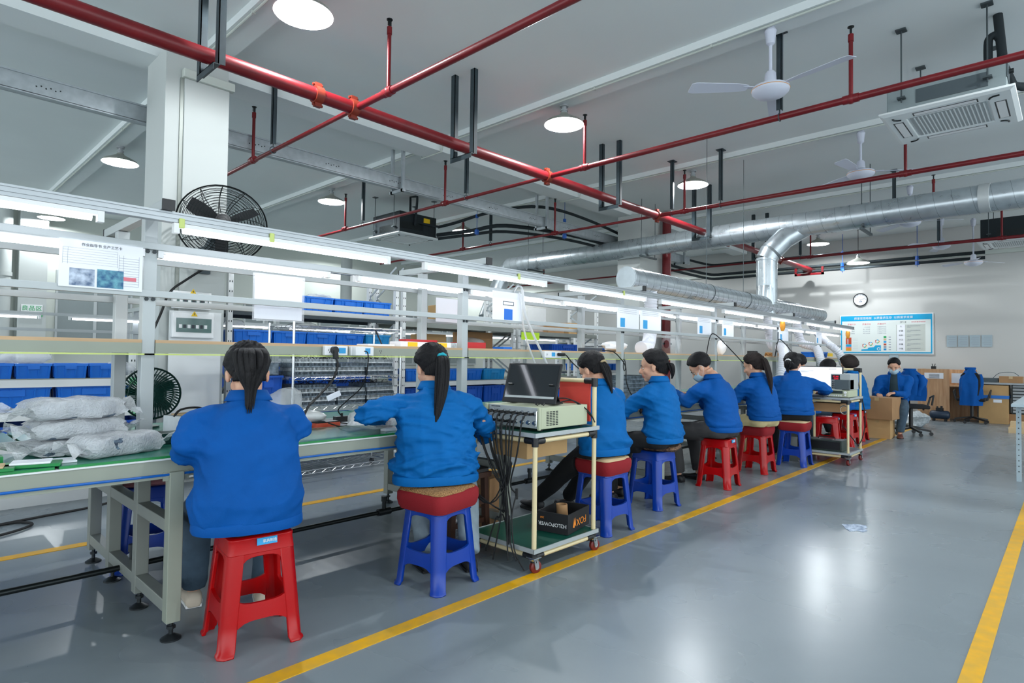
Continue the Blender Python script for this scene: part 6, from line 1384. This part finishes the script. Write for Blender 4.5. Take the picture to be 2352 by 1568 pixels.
person('woman in profile with patterned sleeve cover, looking left, blue jacket', (4.38,2.44), .48, R_(92), lean=.06, s=1.0, wide=1.0, head=(R_(22),R_(8),0), hands={-1:(-.16,.47,.80),1:(.17,.40,.78)}, el={-1:(-.22,.24,.77)}, pants='black_cloth', shoes='shoe_dark', jm='jacket_b', seed=17, hem=-.01, sleeves=True, feet={-1:(-.1,.42,.07),1:(.1,.46,.07)}, neckfwd=.045,
       pony=dict(base=(.0,-.108,.0), path=[(0,-.03,.004),(0,-.05,-.035),(0,-.05,-.09),(0,-.04,-.12)], r=.022, n=18), tie='hair_black')
person('man with a face mask bent over his work, short black hair and blue jacket', (5.48,2.42), .465, R_(84), lean=.22, s=1.05, female=False, hair='short', mask=True, head=(R_(22),R_(42),0), hands={-1:(-.12,.47,.865),1:(.08,.45,.85)}, el={-1:(-.23,.25,.80)}, pants='charcoal_cloth', shoes='shoe_dark', jm='jacket', seed=21, hem=.0, feet={-1:(-.12,.40,.07),1:(.14,.34,.07)}, neckfwd=.06, fold=.8)
person('woman in khaki trousers with a very long ponytail, blue jacket', (6.50,2.42), .49, R_(74), lean=.16, s=1.0, head=(R_(10),R_(18),0), hands={-1:(-.12,.42,.80),1:(.1,.42,.80)}, pants='khaki_cloth', shoes='shoe_cream', jm='jacket', seed=26, hem=.015, hairc='hair_brown', feet={-1:(-.15,.36,.07),1:(.15,.36,.07)},
       pony=dict(base=(.0,-.108,.04), path=[(0,-.035,-.01),(0,-.075,-.1),(-.005,-.11,-.22),(-.01,-.125,-.34),(-.015,-.13,-.46)], r=.026, n=22), tie='hair_brown')
person('woman with a white hair tie seen from behind, reaching to the far cart, blue jacket', (7.25,2.36), .505, R_(28), lean=.16, s=1.0, wide=1.1, head=(R_(-22),R_(10),0), hands={-1:(-.02,.40,.83),1:(.36,.33,.83)}, el={1:(.36,.08,.87)}, pants='black_cloth', shoes='shoe_cream', jm='jacket', seed=31, hem=.02, feet={-1:(-.13,.26,.07),1:(.14,.24,.07)},
       pony=dict(base=(-.02,-.108,.02), path=[(-.01,-.03,-.02),(-.015,-.03,-.08),(-.01,-.02,-.15)], r=.026, n=18), tie='white_plastic')
person('person with short dark hair mostly hidden behind the white monitor', (8.75,2.66), .46, PI2+.1, lean=.10, s=1.06, female=False, hair='short', head=(0,R_(30),0), jm='jacket', seed=36, vox=.014, pants='charcoal_cloth', shoes='shoe_dark')
person('man with short brown-black hair bending forward, right of the white monitor', (9.5,2.42), .46, PI2+.15, lean=.2, s=1.0, female=False, hair='short', head=(R_(10),R_(40),0), jm='jacket', seed=41, vox=.014, pants='jeans', shoes='shoe_cream', hem=.0)
person('woman with a brown bob and mask seen from behind, blue jacket, end of the row', (10.3,2.44), .46, PI2-.25, lean=.10, s=1.06, hair='bob', hairc='hair_brown', mask=True, head=(R_(20),R_(22),0), jm='jacket_b', seed=45, vox=.014, pants='black_cloth', shoes='shoe_dark', wide=1.15, hem=-.05)
person('masked man facing the camera, open blue jacket over dark shirt, hands on the carton', (11.5,2.16), .46, math.pi+.10, lean=.10, s=1.02, elbow=(.3,-.3,-.8), female=False, hair='short', mask=True, head=(0,R_(20),0), hands={-1:(-.02,.36,.70),1:(.20,.36,.67)}, jm='jacket', seed=50, vox=.0135, pants='jeans', shoes='shoe_brown', hem=.0, open_front=True, feet={-1:(-.1,.40,.07),1:(-.28+.45,.30,.07)})
